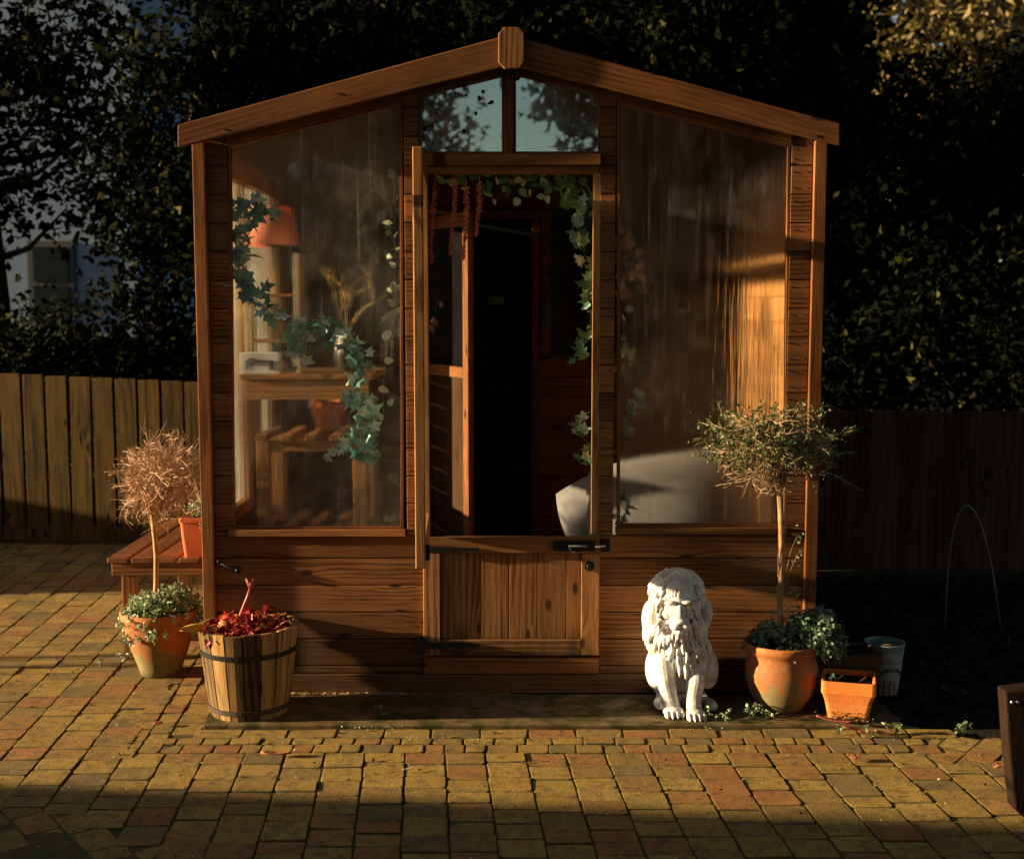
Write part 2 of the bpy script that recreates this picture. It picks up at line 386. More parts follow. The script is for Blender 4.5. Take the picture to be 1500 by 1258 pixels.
tag(mb.build('nail_heads', M_IRON, CAB), kind='stuff')
# roof: two slabs from the barge boards to the back
DEP = 2.0
def roofside(s):
    r = P(749, 60, yb); e = P(262 if s < 0 else 1228, 186 if s < 0 else 184, yb)
    mb = MB(); mb.plate([(r[0], r[1]), (e[0], e[1]), (e[0], e[1]-.022), (r[0], r[1]-.022)], yb+.024, DEP+.06, (1, .27*-s))
    o = mb.build('roof_boards', M_DARKWOOD, CAB)
    f = MB(); f.plate([(r[0], r[1]+.006), (e[0]+s*.004, e[1]+.006), (e[0]+s*.004, e[1]+.001), (r[0], r[1]+.001)], yb+.026, DEP+.07)
    f.build('roof_felt', M_DARK, CAB)
    # rafters/purlin inside
    q = MB(); mx, mz = (r[0]*.5+e[0]*.5), (r[1]*.5+e[1]*.5)-.024
    q.bx(mx-.02, mx+.02, .06, DEP, mz-.06, mz, 1); q.build('purlin', M_DARKWOOD, CAB)
roofside(-1); roofside(1)
mb = MB(); mb.bx(-.02, .02, .06, DEP, Z(60, yb)-.11, Z(60, yb)-.03, 1); mb.build('ridge_beam', M_DARKWOOD, CAB)
# head rails that close the gap between panes and barge boards
def head(name, pts, y0=-.004, y1=.03, g=(1, .27), mat=M_TRIM):
    mb = MB(); mb.plate(PP(pts, y0), y0, y1, g); return mb.build(name, mat, CAB, bevel=.002)
head('head_rail', [(331, 190), (591, 118), (591, 146), (331, 213)])
head('head_rail', [(903, 118), (1160, 188), (1160, 213), (903, 146)], g=(1, -.27))
head('head_rail', [(613, 108), (738, 74), (738, 106), (613, 132)])
head('head_rail', [(753, 74), (880, 108), (880, 134), (753, 107)], g=(1, -.27))
head('gable_mullion', [(738.5, 80), (752.5, 80), (752.5, 226), (738.5, 226)], -.012, .04, (0, 1))
mb = MB(); zt0, zt1 = Z(243), Z(226)
mb.bx(X(613.5, 235), X(880, 235), -.02, .05, zt0, zt1, 0); mb.bx(X(615, 250), X(878, 250), .0, .05, Z(254), zt0-.001, 0)
mb.build('transom', M_TRIM, CAB, bevel=.003)
# windows: beads (frame) > pane
def window(pts, mat, nm='window_frame', sill=True, b=4.5, label=None):
    mb = MB(); y0, y1 = .001, .03
    pts2 = []
    n = len(pts); cx = sum(p[0] for p in pts)/n; cy = sum(p[1] for p in pts)/n
    # inset polygon for the beads
    for i in range(n):
        p0, p1, p2 = pts[i-1], pts[i], pts[(i+1) % n]
        d1 = Vector((p1[0]-p0[0], p1[1]-p0[1])).normalized(); d2 = Vector((p2[0]-p1[0], p2[1]-p1[1])).normalized()
        n1 = Vector((-d1.y, d1.x)); n2 = Vector((-d2.y, d2.x)); bis = (n1+n2); k = b/ (1+n1.dot(n2)) if (1+n1.dot(n2)) > .2 else b
        q = Vector(p1)+bis*k
        if (q-Vector((cx, cy))).length > (Vector(p1)-Vector((cx, cy))).length: q = Vector(p1)-bis*k
        pts2.append((q.x, q.y))
    for i in range(n):
        a, c, d, e = pts[i], pts[(i+1) % n], pts2[(i+1) % n], pts2[i]
        dx, dz = c[0]-a[0], -(c[1]-a[1])
        mb.plate(PP([a, c, d, e], y0), y0, y1, (dx, dz))
    fr = mb.build(nm, M_TRIM, CAB, bevel=.0015)
    m2 = MB(); m2.plate(PP(pts, .012), .012, .016); p = m2.build('pane', mat, fr)
    return fr
WL = [(333, 212), (590, 147), (591, 776), (338, 776)]; WR = [(904, 147), (1158, 212), (1153, 772), (904, 772)]
window(WL, M_PANE_L); window(WR, M_PANE)
window([(615, 132), (738, 106), (738, 225), (615, 225)], M_GABLE, b=3); window([(753, 107), (879, 134), (879, 225), (753, 225)], M_GABLE, b=3)
mb = MB()
for a, b, v in ((336, 594, 780), (902, 1152, 777)):
    mb.bx(X(a, v), X(b, v), -.016, .03, Z(785 if v == 780 else 782), Z(775 if v == 780 else 772), 0)
    mb.build('window_sill', M_DOOR, CAB, bevel=.002); mb = MB()
# door jambs
zd0, zd1 = Z(961), Z(254)
for u0, u1 in ((613.5, 621), (868.5, 879.5)):
    mb = MB(); mb.bx(X(u0, 500), X(u1, 500), .001, .07, zs-.0, zd1, 2); mb.build('door_jamb', M_PINE, CAB, bevel=.002)
# lower leaf
def xv(u): return X(u, 870)
yl = -.018
LD = MB(); zt, zbm = Z(787, yl), Z(960, yl)
lx0, lx1 = X(620, 870, yl), X(878, 870, yl)
LD.bx(lx0, xv(645), yl, .012, zbm, Z(811, yl), 2); LD.bx(xv(851), lx1, yl, .012, zbm, Z(811, yl), 2)
LD.bx(lx0, lx1, yl-.001, .012, Z(810.5, yl), zt, 0); LD.bx(xv(645)+.001, xv(851)-.001, yl, .012, zbm, Z(937, yl), 0)
DL = LD.build('lower_door', M_DOOR, CAB, bevel=.0025)
seams = [646, 663.5, 704, 745.5, 787, 829, 850.5]
pb = MB()
for a, b in zip(seams[:-1], seams[1:]): pb.bx(X(a, 870)+.0012, X(b, 870)-.0012, yl+.011, .008, Z(936.5, yl), Z(811.5, yl), 2)
pb.bx(xv(645), xv(851), .0085, .012, Z(936.5, yl), Z(811.5, yl), 2, .0); pb.build('door_boards', M_DOOR, DL, bevel=.002)
def hinge(u0, u1, v, par, w0=.014, w1=.006):
    mb = MB(); (x0, z0), (x1, z1) = P(u0, v, yl), P(u1, v, yl)
    mb.plate([(x0, z0-w0), (x1, z1-w1), (x1+.004, z1), (x1, z1+w1), (x0, z0+w0)], yl-.006, yl-.002)
    mb.bx(x0-.035, x0-.006, yl-.004, yl+.014, z0-.032, z0+.032, 2); mb.tube([(x0-.003, yl-.006, z0-.03), (x0-.003, yl-.006, z0+.03)], .005, 8)
    for k in range(3):
        xx = x0+(x1-x0)*(.15+.35*k); mb.ball((xx, yl-.007, z0), (.0035, .002, .0035), 5)
    return mb.build('strap_hinge', M_IRON, par, bevel=.0008)
hinge(624, 702, 945, DL)
mb = MB(); (x0, z0), (x1, z1) = P(627, 804, yl), P(701, 804, yl)
mb.plate([(x0, z0-.012), (x1, z1-.005), (x1, z1+.005), (x0+.006, z0+.012)], yl-.008, yl-.003); mb.ball((x1-.01, yl-.009, z1), (.003, .002, .003), 5)
mb.build('strap_hinge', M_IRON, DL)
mb = MB(); (x0, z0), (x1, z1) = P(810, 799, yl), P(872, 799, yl)
mb.bx(x0, x1, yl-.006, yl-.001, z0-.02, z0+.02, 0); mb.bx(x0, x0+.014, yl-.016, yl-.006, z0-.018, z0+.018, 2)
mb.bx(x1-.03, x1-.002, yl-.022, yl-.006, z0-.014, z0+.014, 0); mb.bx(X(880, 799), X(893, 799), -.02, -.001, z0-.022, z0+.022, 2)
BO = mb.build('door_bolt', M_IRON, DL, bevel=.001)
mb = MB(); mb.tube([(X(832, 799), yl-.016, z0+.001), (X(886, 799), yl-.016, z0+.001)], .0052, 10)
a = X(834, 799); mb.tube([(a, yl-.016, z0), (a+.001, yl-.024, z0-.012), (a+.008, yl-.026, z0-.02), (a+.018, yl-.024, z0-.02)], .0032, 8)
BO.select_set(False); mb.build('bolt_bar', M_STEEL, DL, smooth=True)
mb = MB(); xk, zk = P(863.5, 829, yl); mb.tube([(xk, yl+.001, zk), (xk, yl-.004, zk)], [.019, .018], 24); mb.tube([(xk, yl-.004, zk), (xk, yl-.01, zk), (xk, yl-.016, zk)], [.008, .012, .009], 16)
mb.build('door_ring', M_IRON, DL)
# upper leaf, swung right round so that it stands out from the front
ux0, uz0, uz1, uw = -.302, .612, Z(250)+.004, .615
U = empty('x', (0, 0, 0), None, None); bpy.data.objects.remove(U)
ang = R(-87.6)
Mu = Matrix.Translation((ux0, -.02, 0)) @ Matrix.Rotation(ang, 4, 'Z')
def ubox(mb, x0, x1, y0, y1, z0, z1, ax):   # local: x along the leaf, y = thickness
    hx, hy, hz = (x1-x0)/2, (y1-y0)/2, (z1-z0)/2
    c = Mu @ Vector(((x0+x1)/2, (y0+y1)/2, (z0+z1)/2)); mb.box(c, (2*hx, 2*hy, 2*hz), ax, Mu.to_3x3())
mb = MB(); th = .032
ubox(mb, 0, .05, -th, 0, uz0, uz1, 2); ubox(mb, uw-.05, uw, -th, 0, uz0, uz1, 2)
ubox(mb, .051, uw-.051, -th, 0, uz0, uz0+.075, 0); ubox(mb, .051, uw-.051, -th, 0, uz1-.06, uz1, 0)
UD = mb.build('upper_door', M_DOOR, CAB, bevel=.003)
mb = MB(); ubox(mb, .05, uw-.05, -.019, -.015, uz0+.07, uz1-.055, 0); mb.build('pane', M_SIDE, UD)
mb = MB()
for z0, z1 in ((uz0+.075, uz0+.087), (uz1-.072, uz1-.06)): ubox(mb, .051, uw-.051, -.013, -.002, z0, z1, 0)
for x0, x1 in ((.051, .062), (uw-.062, uw-.051)): ubox(mb, x0, x1, -.013, -.002, uz0+.088, uz1-.073, 2)
mb.build('glazing_bead', M_PINE, UD)
mb = MB(); c = Mu @ Vector((uw-.03, .006, uz0+.05)); mb.box(c, (.04, .014, .05), 2, Mu.to_3x3()); mb.build('door_catch', M_IRON, UD, bevel=.002)
# cabin hook on the lower left cladding
mb = MB(); a = P(322, 821, 0); b = P(348, 833, 0)
mb.ball((a[0], -.008, a[1]), (.011, .01, .012), 8); mb.tube([(a[0], -.02, a[1]+.008), (a[0], -.028, a[1]), (a[0]+.008, -.022, a[1]-.008)], .004, 8)
mb.tube([(a[0]+.004, -.022, a[1]-.004), (b[0]-.01, -.018, b[1]+.003), (b[0], -.014, b[1])], [.0045, .005, .006], 8)
mb.ball((b[0]+.002, -.01, b[1]), (.015, .01, .016), 8); mb.ball((b[0]+.003, -.021, b[1]-.001), (.007, .006, .007), 6)
mb.build('door_hook', M_IRON, CAB, smooth=True)
# floor, side walls, back
mb = MB()
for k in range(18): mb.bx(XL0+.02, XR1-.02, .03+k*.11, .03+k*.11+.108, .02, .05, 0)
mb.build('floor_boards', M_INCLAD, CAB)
def sidewall(xo, s, glazed):
    xi = xo-s*.016
    def box(nm, y0, y1, z0, z1, t0, t1, mat, ax): 
        q = MB(); q.bx(xo-s*t0, xo-s*t1, y0, y1, z0, z1, ax); return q.build(nm, mat, CAB, bevel=.002)
    if glazed:
        q = MB(); zb = .05
        while zb < zs: q.bx(xo, xo-s*.016, .032, DEP, zb-.045, min(zb+.055, zs), 1); zb += .1025
        q.build('side_cladding', M_CLAD, CAB, bevel=.002)
        box('side_rail', .032, DEP, zs+.001, zs+.05, .001, .05, M_PINE, 1); box('side_rail', .032, DEP, ze-.09, ze-.005, .001, .05, M_PINE, 1)
        for y in (.032, .572, 1.2, 1.52): box('side_post', y, y+.045, zs+.051, ze-.091, .001, .05, M_PINE, 2)
        for y, yw in ((.078, .493), (.618, .581)):
            q = MB(); q.bx(xo-s*.02, xo-s*.024, y, y+yw, zs+.05, ze-.09); q.build('side_pane', M_SIDE, CAB)
        q = MB(); zb = zs  # rear bay boarded over, added to keep sun off the inner door
        while zb < ze: q.bx(xo, xo-s*.016, 1.246, DEP, zb+.001, min(zb+.1, ze), 1); zb += .1025
        q.build('side_cladding', M_CLAD, CAB, bevel=.002)
    else:
        q = MB(); zb = .006
        while zb < ze: q.bx(xo, xo-s*.016, .032, DEP, zb, min(zb+.1, ze), 1); zb += .1025
        q.build('side_cladding', M_CLAD, CAB, bevel=.002)
        q = MB(); zb = .052
        while zb < ze-.01: q.bx(xo-s*.04, xo-s*.05, .032, 1.55, zb, min(zb+.1, ze-.01), 1); zb += .1025
        q.build('side_lining', wood('lining_wood', (.28, .12, .04), (.58, .3, .11), vary=.1, knots=.15), CAB, bevel=.002)
        for y in (.034,):
            q = MB(); q.bx(xo-s*.051, xo-s*.08, y, y+.04, .052, ze-.03, 2); q.build('side_post', M_PINE, CAB, bevel=.002)
sidewall(XL0+.002, -1, True); sidewall(XR1-.002, 1, False)
# partition with its own door, seen through the doorway
yp = 1.55
def pz(v): return P(750, v, yp)[1]
def px(u): return P(u, 500, yp)[0]
zr0 = lambda x: min(Z(62, yb)-.04-abs(x)*.272, 3)
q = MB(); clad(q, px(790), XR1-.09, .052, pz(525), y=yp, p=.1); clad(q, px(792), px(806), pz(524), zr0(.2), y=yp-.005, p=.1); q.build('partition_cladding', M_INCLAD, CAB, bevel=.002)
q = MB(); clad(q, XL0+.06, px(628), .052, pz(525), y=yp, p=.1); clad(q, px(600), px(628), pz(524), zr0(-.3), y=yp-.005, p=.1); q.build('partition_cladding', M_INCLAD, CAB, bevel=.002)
q = MB(); q.bx(px(628), px(792), yp-.012, yp+.03, pz(320), pz(308), 0); q.bx(px(779), px(790), yp-.01, yp+.03, .052, pz(321), 2)
q.bx(px(806)+.001, XR1-.09, yp-.014, yp+.02, pz(525), pz(519), 0); q.build('partition_frame', M_INCLAD, CAB, bevel=.002)
q = MB(); q.plate([(XL0+.06, zr0(XL0)-.0), (px(628), zr0(px(628))), (px(628), pz(307)), (XL0+.06, pz(307))], yp+.002, yp+.014); q.plate([(px(628), zr0(px(628))), (0, zr0(0)), (XR1-.09, zr0(XR1)), (XR1-.09, pz(307)), (px(628), pz(307))], yp+.003, yp+.014)
q.build('partition_gable', M_DARKWOOD, CAB)
q = MB(); q.bx(px(807), XR1-.09, yp+.002, yp+.006, pz(518), pz(308)); q.build('partition_pane', plain('dark_glass', (.008, .008, .008), .12, .3), CAB)
q = MB(); q.bx(XL0+.06, px(599), yp+.002, yp+.006, pz(524), pz(308)); q.build('partition_pane', bpy.data.materials['dark_glass'], CAB)
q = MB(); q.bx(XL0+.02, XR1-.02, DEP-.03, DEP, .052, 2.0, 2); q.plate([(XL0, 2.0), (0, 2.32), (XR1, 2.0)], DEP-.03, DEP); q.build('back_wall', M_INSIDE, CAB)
q = MB(); q.bx(px(793), px(803), yp-.022, yp-.01, pz(482), pz(438), 2); q.build('pull_handle', M_IRON, CAB, bevel=.002)
# half open inner door
hx, hy = px(629), yp-.02; ex, ey = P(694, 500, 1.1)[0], 1.1
wI = math.hypot(ex-hx, ey-hy); Mi = Matrix.Translation((hx, hy, 0)) @ Matrix.Rotation(math.atan2(ey-hy, ex-hx), 4, 'Z')
zi1 = pz(321); zi0 = .06
def ibox(mb, x0, x1, y0, y1, z0, z1, ax):
    c = Mi @ Vector(((x0+x1)/2, (y0+y1)/2, (z0+z1)/2)); mb.box(c, (x1-x0, y1-y0, z1-z0), ax, Mi.to_3x3())
q = MB(); ibox(q, 0, .045, -.03, 0, zi0, zi1, 2); ibox(q, wI-.055, wI, -.03, 0, zi0, zi1, 2); ibox(q, .046, wI-.056, -.03, 0, zi1-.06, zi1, 0)
zm = pz(532); ibox(q, .046, wI-.056, -.03, 0, zm-.05, zm, 0); ibox(q, .046, wI-.056, -.03, 0, zi0, zi0+.09, 0)
ID = q.build('inner_door', M_TRIM, CAB, bevel=.002)
q = MB(); ibox(q, .046, wI-.056, -.02, -.01, zi0+.09, zm-.05, 2); q.build('door_panel', M_DARKWOOD, ID)
q = MB(); ibox(q, .046, wI-.056, -.017, -.013, zm, zi1-.06, 2); q.build('pane', bpy.data.materials['dark_glass'], ID)
# ---------------------------------------------------------------- ground and paving
def ground_mat():
    t = NT('soil_ground'); p = t.pos()
    c = t.mix(t.sm(t.noise(p, 14, 6, .7), .4, .62), (.018, .013, .008), (.02, .022, .008))
    return t.surf(t.bsdf(c, .95, t.noise(p, 70, 6), 1, .01, .1))
mb = MB(); mb.v = []; me = bpy.data.meshes.new('ground')
me.from_pydata([(-60, -40, -.03), (60, -40, -.03), (60, 80, -.03), (-60, 80, -.03)], [], [(0, 1, 2, 3)])
tag(link('ground', me, ground_mat()), kind='structure')
def paver_mat():
    t = NT('paver_stone'); p = t.pos(); v = t.attr('var').outputs['Fac']
    c = t.ramp(v, [(0, (.46, .29, .058)), (.18, (.34, .21, .05)), (.32, (.45, .22, .055)), (.44, (.48, .31, .06)), (.58, (.3, .205, .06)), (.68, (.53, .35, .075)), (.8, (.42, .165, .05)), (.92, (.2, .15, .07))], 'CONSTANT')
    n1 = t.noise(p, 5, 5, .6); n2 = t.noise(p, 230, 4, .7); n3 = t.noise(p, 26, 6, .7)
    c = t.mix(t.sm(t.noise(t.map(p, (1, 1, 1), (2, 7, 1)), 9, 5, .7), .45, .7, 0, .4), c, (.44, .19, .045)); c = t.mix(t.sm(n1, .35, .7, 0, .45), c, (.48, .32, .06)); c = t.mix(t.sm(n3, .45, .7, 0, .75), c, (.1, .075, .035))
    c = t.mix(t.sm(t.noise(p, 95, 4, .8), .56, .68, 0, .8), c, (.05, .038, .02)); c = t.mix(t.sm(t.noise(t.map(p, (1, 1, 1), (9, 2, 2)), 120, 3, .8), .62, .72, 0, .4), c, (.5, .36, .12))
    c = t.mix(t.sm(n2, .35, .65, .75, 0), c, (.07, .05, .025))
    ms = t.noise(t.map(p, (1, 1, 1), (5, 5, 5)), 3.3, 7, .75)
    c = t.mix(t.sm(ms, .56, .68, 0, .55), c, (.13, .15, .035))
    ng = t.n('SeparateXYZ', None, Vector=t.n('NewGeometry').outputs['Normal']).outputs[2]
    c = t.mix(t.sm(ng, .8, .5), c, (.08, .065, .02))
    h = t.math('ADD', t.math('MULTIPLY', n2, .7), t.math('MULTIPLY', n3, .7))
    return t.surf(t.bsdf(c, .85, h, 1.0, .011, .2))
pv = MB()
def paver(cx, cy, w, l, rot=0.0, shear=0.0, z=-.012):
    g = .0017; hw, hl = w/2-g, l/2-g
    if hw < .01 or hl < .01: return
    r = min(.008, hw*.3, hl*.3); pts = []
    for sx, sy in ((1, 1), (-1, 1), (-1, -1), (1, -1)):
        jx, jy = random.gauss(0, .0013), random.gauss(0, .0013); rr = r*random.uniform(.6, 1.5)
        for k in range(3):
            a = math.atan2(sy, sx)+(k-1)*math.pi/4
            ca, sa = math.cos(a), math.sin(a)
            pts.append((sx*(hw-rr)+rr*1.0*round(ca*1.414, 3)/1.414*1.0+jx, sy*(hl-rr)+rr*round(sa*1.414, 3)/1.414+jy))
        m = (sx*hw, 0) if False else None
    zt = z+random.gauss(0, .0013); tx, ty = random.gauss(0, .009), random.gauss(0, .009)
    c, s = math.cos(rot), math.sin(rot)
    vs = []
    for sc_, dz in ((1.0, -.03), (1.0, -.0035), (.975, -.001), (.94, 0)):
        for x, y in pts:
            ex = 1-(1-sc_)*.06/max(hw, .02); ey = 1-(1-sc_)*.06/max(hl, .02)
            x2, y2 = x*ex, y*ey
            zz = zt+dz+(tx*x2+ty*y2 if dz > -.02 else 0)
            vs.append((cx+x2*c-y2*s+shear*y2, cy+x2*s+y2*c, zz))
    n = len(pts); fs = []
    for k in range(3):
        for i in range(n): fs.append((k*n+i, k*n+(i+1) % n, (k+1)*n+(i+1) % n, (k+1)*n+i))
    fs.append(tuple(3*n+i for i in range(n)))
    pv.add(vs, fs)
SH = -.072
def herr(x, y): return x < -.9 and y < -1.02-.48*(x+1.48)
def edge(x, y): return x > 1.3 and y > -.35-.5*(x-1.42)
u = -3.93
while u < 3.4:
    y = -.585; uc = u+.0655
    if uc < -1.35:    # columns that run on past the hut to the fence
        y = 3.6
    while y > -3.4:
        l = random.choice((.082, .1, .115, .13)); x = uc+SH*(y-l/2)
        cyy = y-l/2
        if not herr(x, cyy) and not (x > 1.40 and cyy > -.72) and cyy > -3.4: paver(x, cyy, .131, l, 0, SH)
        y -= l
    u += .131
x = -1.09
while x < 1.42:
    w = .163*random.uniform(.96, 1.04)
    if not edge(x+w/2, -.4): paver(x+w/2, -.4, w, .088)
    x += w
for yc, wd in ((-.4765, .063), (-.5465, .075)):
    x = -1.2
    while x < 1.34:
        w = random.choice((.068, .09, .105, .105)); paver(x+w/2, yc, w, wd); x += w
for uc, w in ((-1.15, .1), (-1.238, .075), (-1.313, .075)):
    y = 3.4
    while y > -.58:
        l = random.uniform(.07, .12) if w < .09 else random.uniform(.09, .14)
        if not (y-l/2 < -.44 and w > .09): paver(uc+SH*(y-l/2), y-l/2, w, l, 0, SH)
        y -= l
for i in range(-18, 19):
    for j in range(-12, 13):
        a = R(38); w, l = .1, .14
        gx, gy = i*w, j*l+(i % 2)*l/2
        x, y = -1.5+gx*math.cos(a)-gy*math.sin(a), -1.6+gx*math.sin(a)+gy*math.cos(a)
        if herr(x-.1, y-.08) and y > -2.2 and x > -2.6: paver(x, y, w, l, a, 0, -.0155)
        x, y = 1.75+gx*math.cos(-a)-gy*math.sin(-a), -.5+gx*math.sin(-a)+gy*math.cos(-a)
        if x > 1.28 and -.82 < y and not edge(x-.02, y+.02) and x < 2.6: paver(x, y, w, l, -a, 0, -.0155)
me = bpy.data.meshes.new('joint_sand')
me.from_pydata([(-4, -3.4, -.0165), (1.9, -3.4, -.0165), (1.9, -.6, -.0165), (1.42, -.365, -.0165), (-1.085, -.365, -.0165), (-1.085, 3.5, -.0165), (-4, 3.5, -.0165)], [], [(0, 1, 2, 3, 4, 5, 6)])
def sand_mat():
    t = NT('joint_sand'); p = t.pos(); c = t.mix(t.sm(t.noise(p, 22, 6, .7), .4, .6), (.13, .09, .04), (.07, .075, .022)); c = t.mix(t.sm(t.noise(p, 200, 3), .4, .6, 0, .7), c, (.04, .03, .015))
    return t.surf(t.bsdf(c, .95, t.noise(p, 150, 5), 1, .006, .1))
tag(link('joint_sand', me, sand_mat()), kind='structure')
o = pv.build('paving', paver_mat()); tag(o, kind='structure')
# ---------------------------------------------------------------- timber sleepers the hut stands on
mb = MB(); 
for x0, x1 in ((-1.075, 1.36),):
    mb.bx(x0, x1, -.352, -.135, -.06, random.uniform(-.002, .001), 0); mb.bx(x0+.02, x1-.01, -.131, .08, -.06, -.003, 0)
mb.bx(-1.07, 1.36, .085, 1.98, -.06, -.008, 0)
o = mb.build('sleeper_platform', M_SLEEP, None, bevel=.005); tag(o, 'low mossy timber base the summerhouse and the pots stand on', 'platform')
# loose sand and grit caught along the front of the hut
N = 2600; pos = np.stack([rng.uniform(-.85, .0, N), -.004-np.abs(rng.normal(0, .006, N)), rng.uniform(0, .004, N)], 1)
pos[:, 0] = np.where(rng.random(N) < .6, rng.uniform(-.85, -.4, N), pos[:, 0])
M_GRIT = leafmat('pale_grit', [(0, (.35, .25, .12)), (1, (.7, .55, .3))], 0)
tag(scatter('grit', LEAF4, pos, rng.uniform(.003, .007, N), M_GRIT), kind='stuff')
N = 420; pos = np.stack([rng.uniform(-2.4, 1.7, N), rng.uniform(-1.6, 1.2, N), np.full(N, -.008)], 1); pos = pos[(pos[:, 1] < -.37) | (pos[:, 0] < -1.25)]
tag(scatter('white_specks', DISC, pos, rng.uniform(.002, .0065, len(pos)), plain('pale_speck', (.6, .55, .45), .8), nrm=np.tile([0, 0, 1.], (len(pos), 1)), jit=.3), kind='stuff')
N = 2800; pos = np.stack([rng.uniform(-2.4, 1.7, N), rng.uniform(-1.6, 1.5, N), np.full(N, -.012)], 1); pos = pos[(pos[:, 1] < -.37) | (pos[:, 0] < -1.25)]
tag(scatter('leaf_litter', LEAF4, pos, rng.uniform(.004, .016, len(pos)), leafmat('litter', [(0, (.04, .025, .012)), (.8, (.14, .08, .03)), (1, (.1, .14, .03))], 0), nrm=np.tile([0, 0, 1.], (len(pos), 1)), jit=.5), kind='stuff')
# moss tufts along the base edge and the joints
pl = []
for c_, n_ in (((-.45, -.36), 60), ((-.1, -.5), 30), ((-.32, -.47), 30), ((.72, -.38), 18)):
    pl += [(c_[0]+random.gauss(0, .06), c_[1]+random.gauss(0, .008), -.006+random.random()*.004) for _ in range(n_)]
tag(scatter('moss', LEAF4, np.array(pl), rng.uniform(.004, .009, len(pl)), M_HERB), kind='stuff')
# ---------------------------------------------------------------- weeds by the base
def weed(name, x, y, z, n, sz, label, group):
    e = empty(name, (x, y, z), label, 'weed', group); m = MB(); pts = []
    for k in range(n):
        a = random.uniform(0, 6.28); r = random.uniform(.01, .03)*sz; h = random.uniform(.012, .04)*sz
        m.tube([(0, 0, 0), (math.cos(a)*r*.6, math.sin(a)*r*.6, h*.7), (math.cos(a)*r, math.sin(a)*r, h)], [.0012, .001, .0008], 4)
        pts += [(math.cos(a)*r+random.gauss(0, .004), math.sin(a)*r+random.gauss(0, .004), h+random.gauss(0, .003)) for _ in range(6)]
    m.build('stem', M_BOX, e); scatter('leaves', OVAL, np.array(pts), rng.uniform(.009, .016, len(pts))*sz, M_HERB, e, np.tile([0, -.3, 1.], (len(pts), 1)), .7)
def onp(u, v, z=-.012):
    a = math.atan((v-629)/F)+PITCH; D = (CAMZ-z)/math.tan(a); return (X(u, v, D+CAMY), D+CAMY, z)
for (u, v, n, s, l) in ((1036, 1050, 7, 1.1, 'small green weed growing beside the right paw of the lion statue'), (1062, 1056, 6, 1.0, 'small green weed second to the right of the lion statue'),
                  (1103, 1050, 8, 1.1, 'small green weed in front of the round terracotta pot'), (1122, 1053, 5, .9, 'smallest green weed between the round pot and the square pot'),
                  (1274, 1080, 5, .9, 'small green weed in the paving joint below the square terracotta pot'), (1310, 1076, 6, 1.0, 'small green weed in the paving joint below the popcorn bucket'), (1228, 1076, 4, .8, 'tiny green weed in the paving left of the square pot corner'), (1412, 1078, 6, 1.0, 'small green weed at the right hand edge of the paving')):
    x, y, z = onp(u, v, 0 if v < 1060 and u < 1300 else -.012); weed('weed', x, y, z, n, s, l, 'weeds by the timber base')
for (u, v, n, s, l) in ((185, 968, 8, 1.2, 'pale weed at the foot of the left terracotta pot'), (150, 977, 5, .8, 'pale weed on the paving in front of the bench leg'), (560, 1048, 5, .8, 'tiny moss weed on the front edge of the timber base')):
    x, y, z = onp(u, v); weed('weed', x, y, z, n, s, l, 'weeds on the paving')
# ---------------------------------------------------------------- fallen leaves / bract
def curl(name, u, v, L, W, ang, mat, label, cat, z=-.008, grp=None):
    x, y, z = onp(u, v, z); vs, fs = [], []; n = 9
    for i in range(n):
        t = i/(n-1); w = W*math.sin(math.pi*min(1, t*.9+.06))**.7
        for s in (-1, 0, 1): vs.append(((t-.5)*L, s*w/2, .003+abs(s)*W*.3+.012*L/.1*(4*(t-.5)**2)*.4))
    for i in range(n-1):
        for s in range(2): fs.append((i*3+s, i*3+s+1, (i+1)*3+s+1, (i+1)*3+s))
    m = MB().add(vs, fs); o = m.build(name, mat, None, smooth=True); o.location = (x, y, z); o.rotation_euler = (0, 0, ang)
    o.modifiers.new('thick', 'SOLIDIFY').thickness = .0012
    tag(o, label, cat, grp)
M_DRY = plain('dry_leaf', (.42, .16, .06), .7); M_DRYR = plain('dead_red_leaf', (.26, .06, .045), .5)
curl('fallen_leaf', 405, 1107, .1, .03, .02, M_DRY, 'long orange dry leaf lying on the paving in front of the timber base', 'leaf')
curl('fallen_leaf', 1252, 1113, .035, .03, 1.0, M_DRY, 'small curled brown leaf on the paving under the square pot', 'leaf')
curl('fallen_leaf', 1465, 1125, .05, .04, .4, M_DRY, 'brown leaf on the paving beside the leaning wooden post', 'leaf')
curl('fallen_leaf', 232, 1062, .03, .025, .6, M_DRYR, 'small dark crumpled leaf on the paving left of the barrel', 'leaf')
curl('fallen_leaf', 598, 1128, .04, .01, .5, plain('pale_leaf', (.5, .42, .3)), 'thin pale curled leaf on the paving below the stable door', 'leaf')
curl('red_leaf_stalk', 1222, 1058, .13, .022, -.55, M_DRYR, 'dark red dead leaf leaning at the left foot of the square pot', 'leaf', .0)
curl('red_leaf_stalk', 1262, 1072, .13, .015, -.4, M_DRYR, 'dark red leaf stalk on the paving in front of the square pot', 'leaf', -.006)
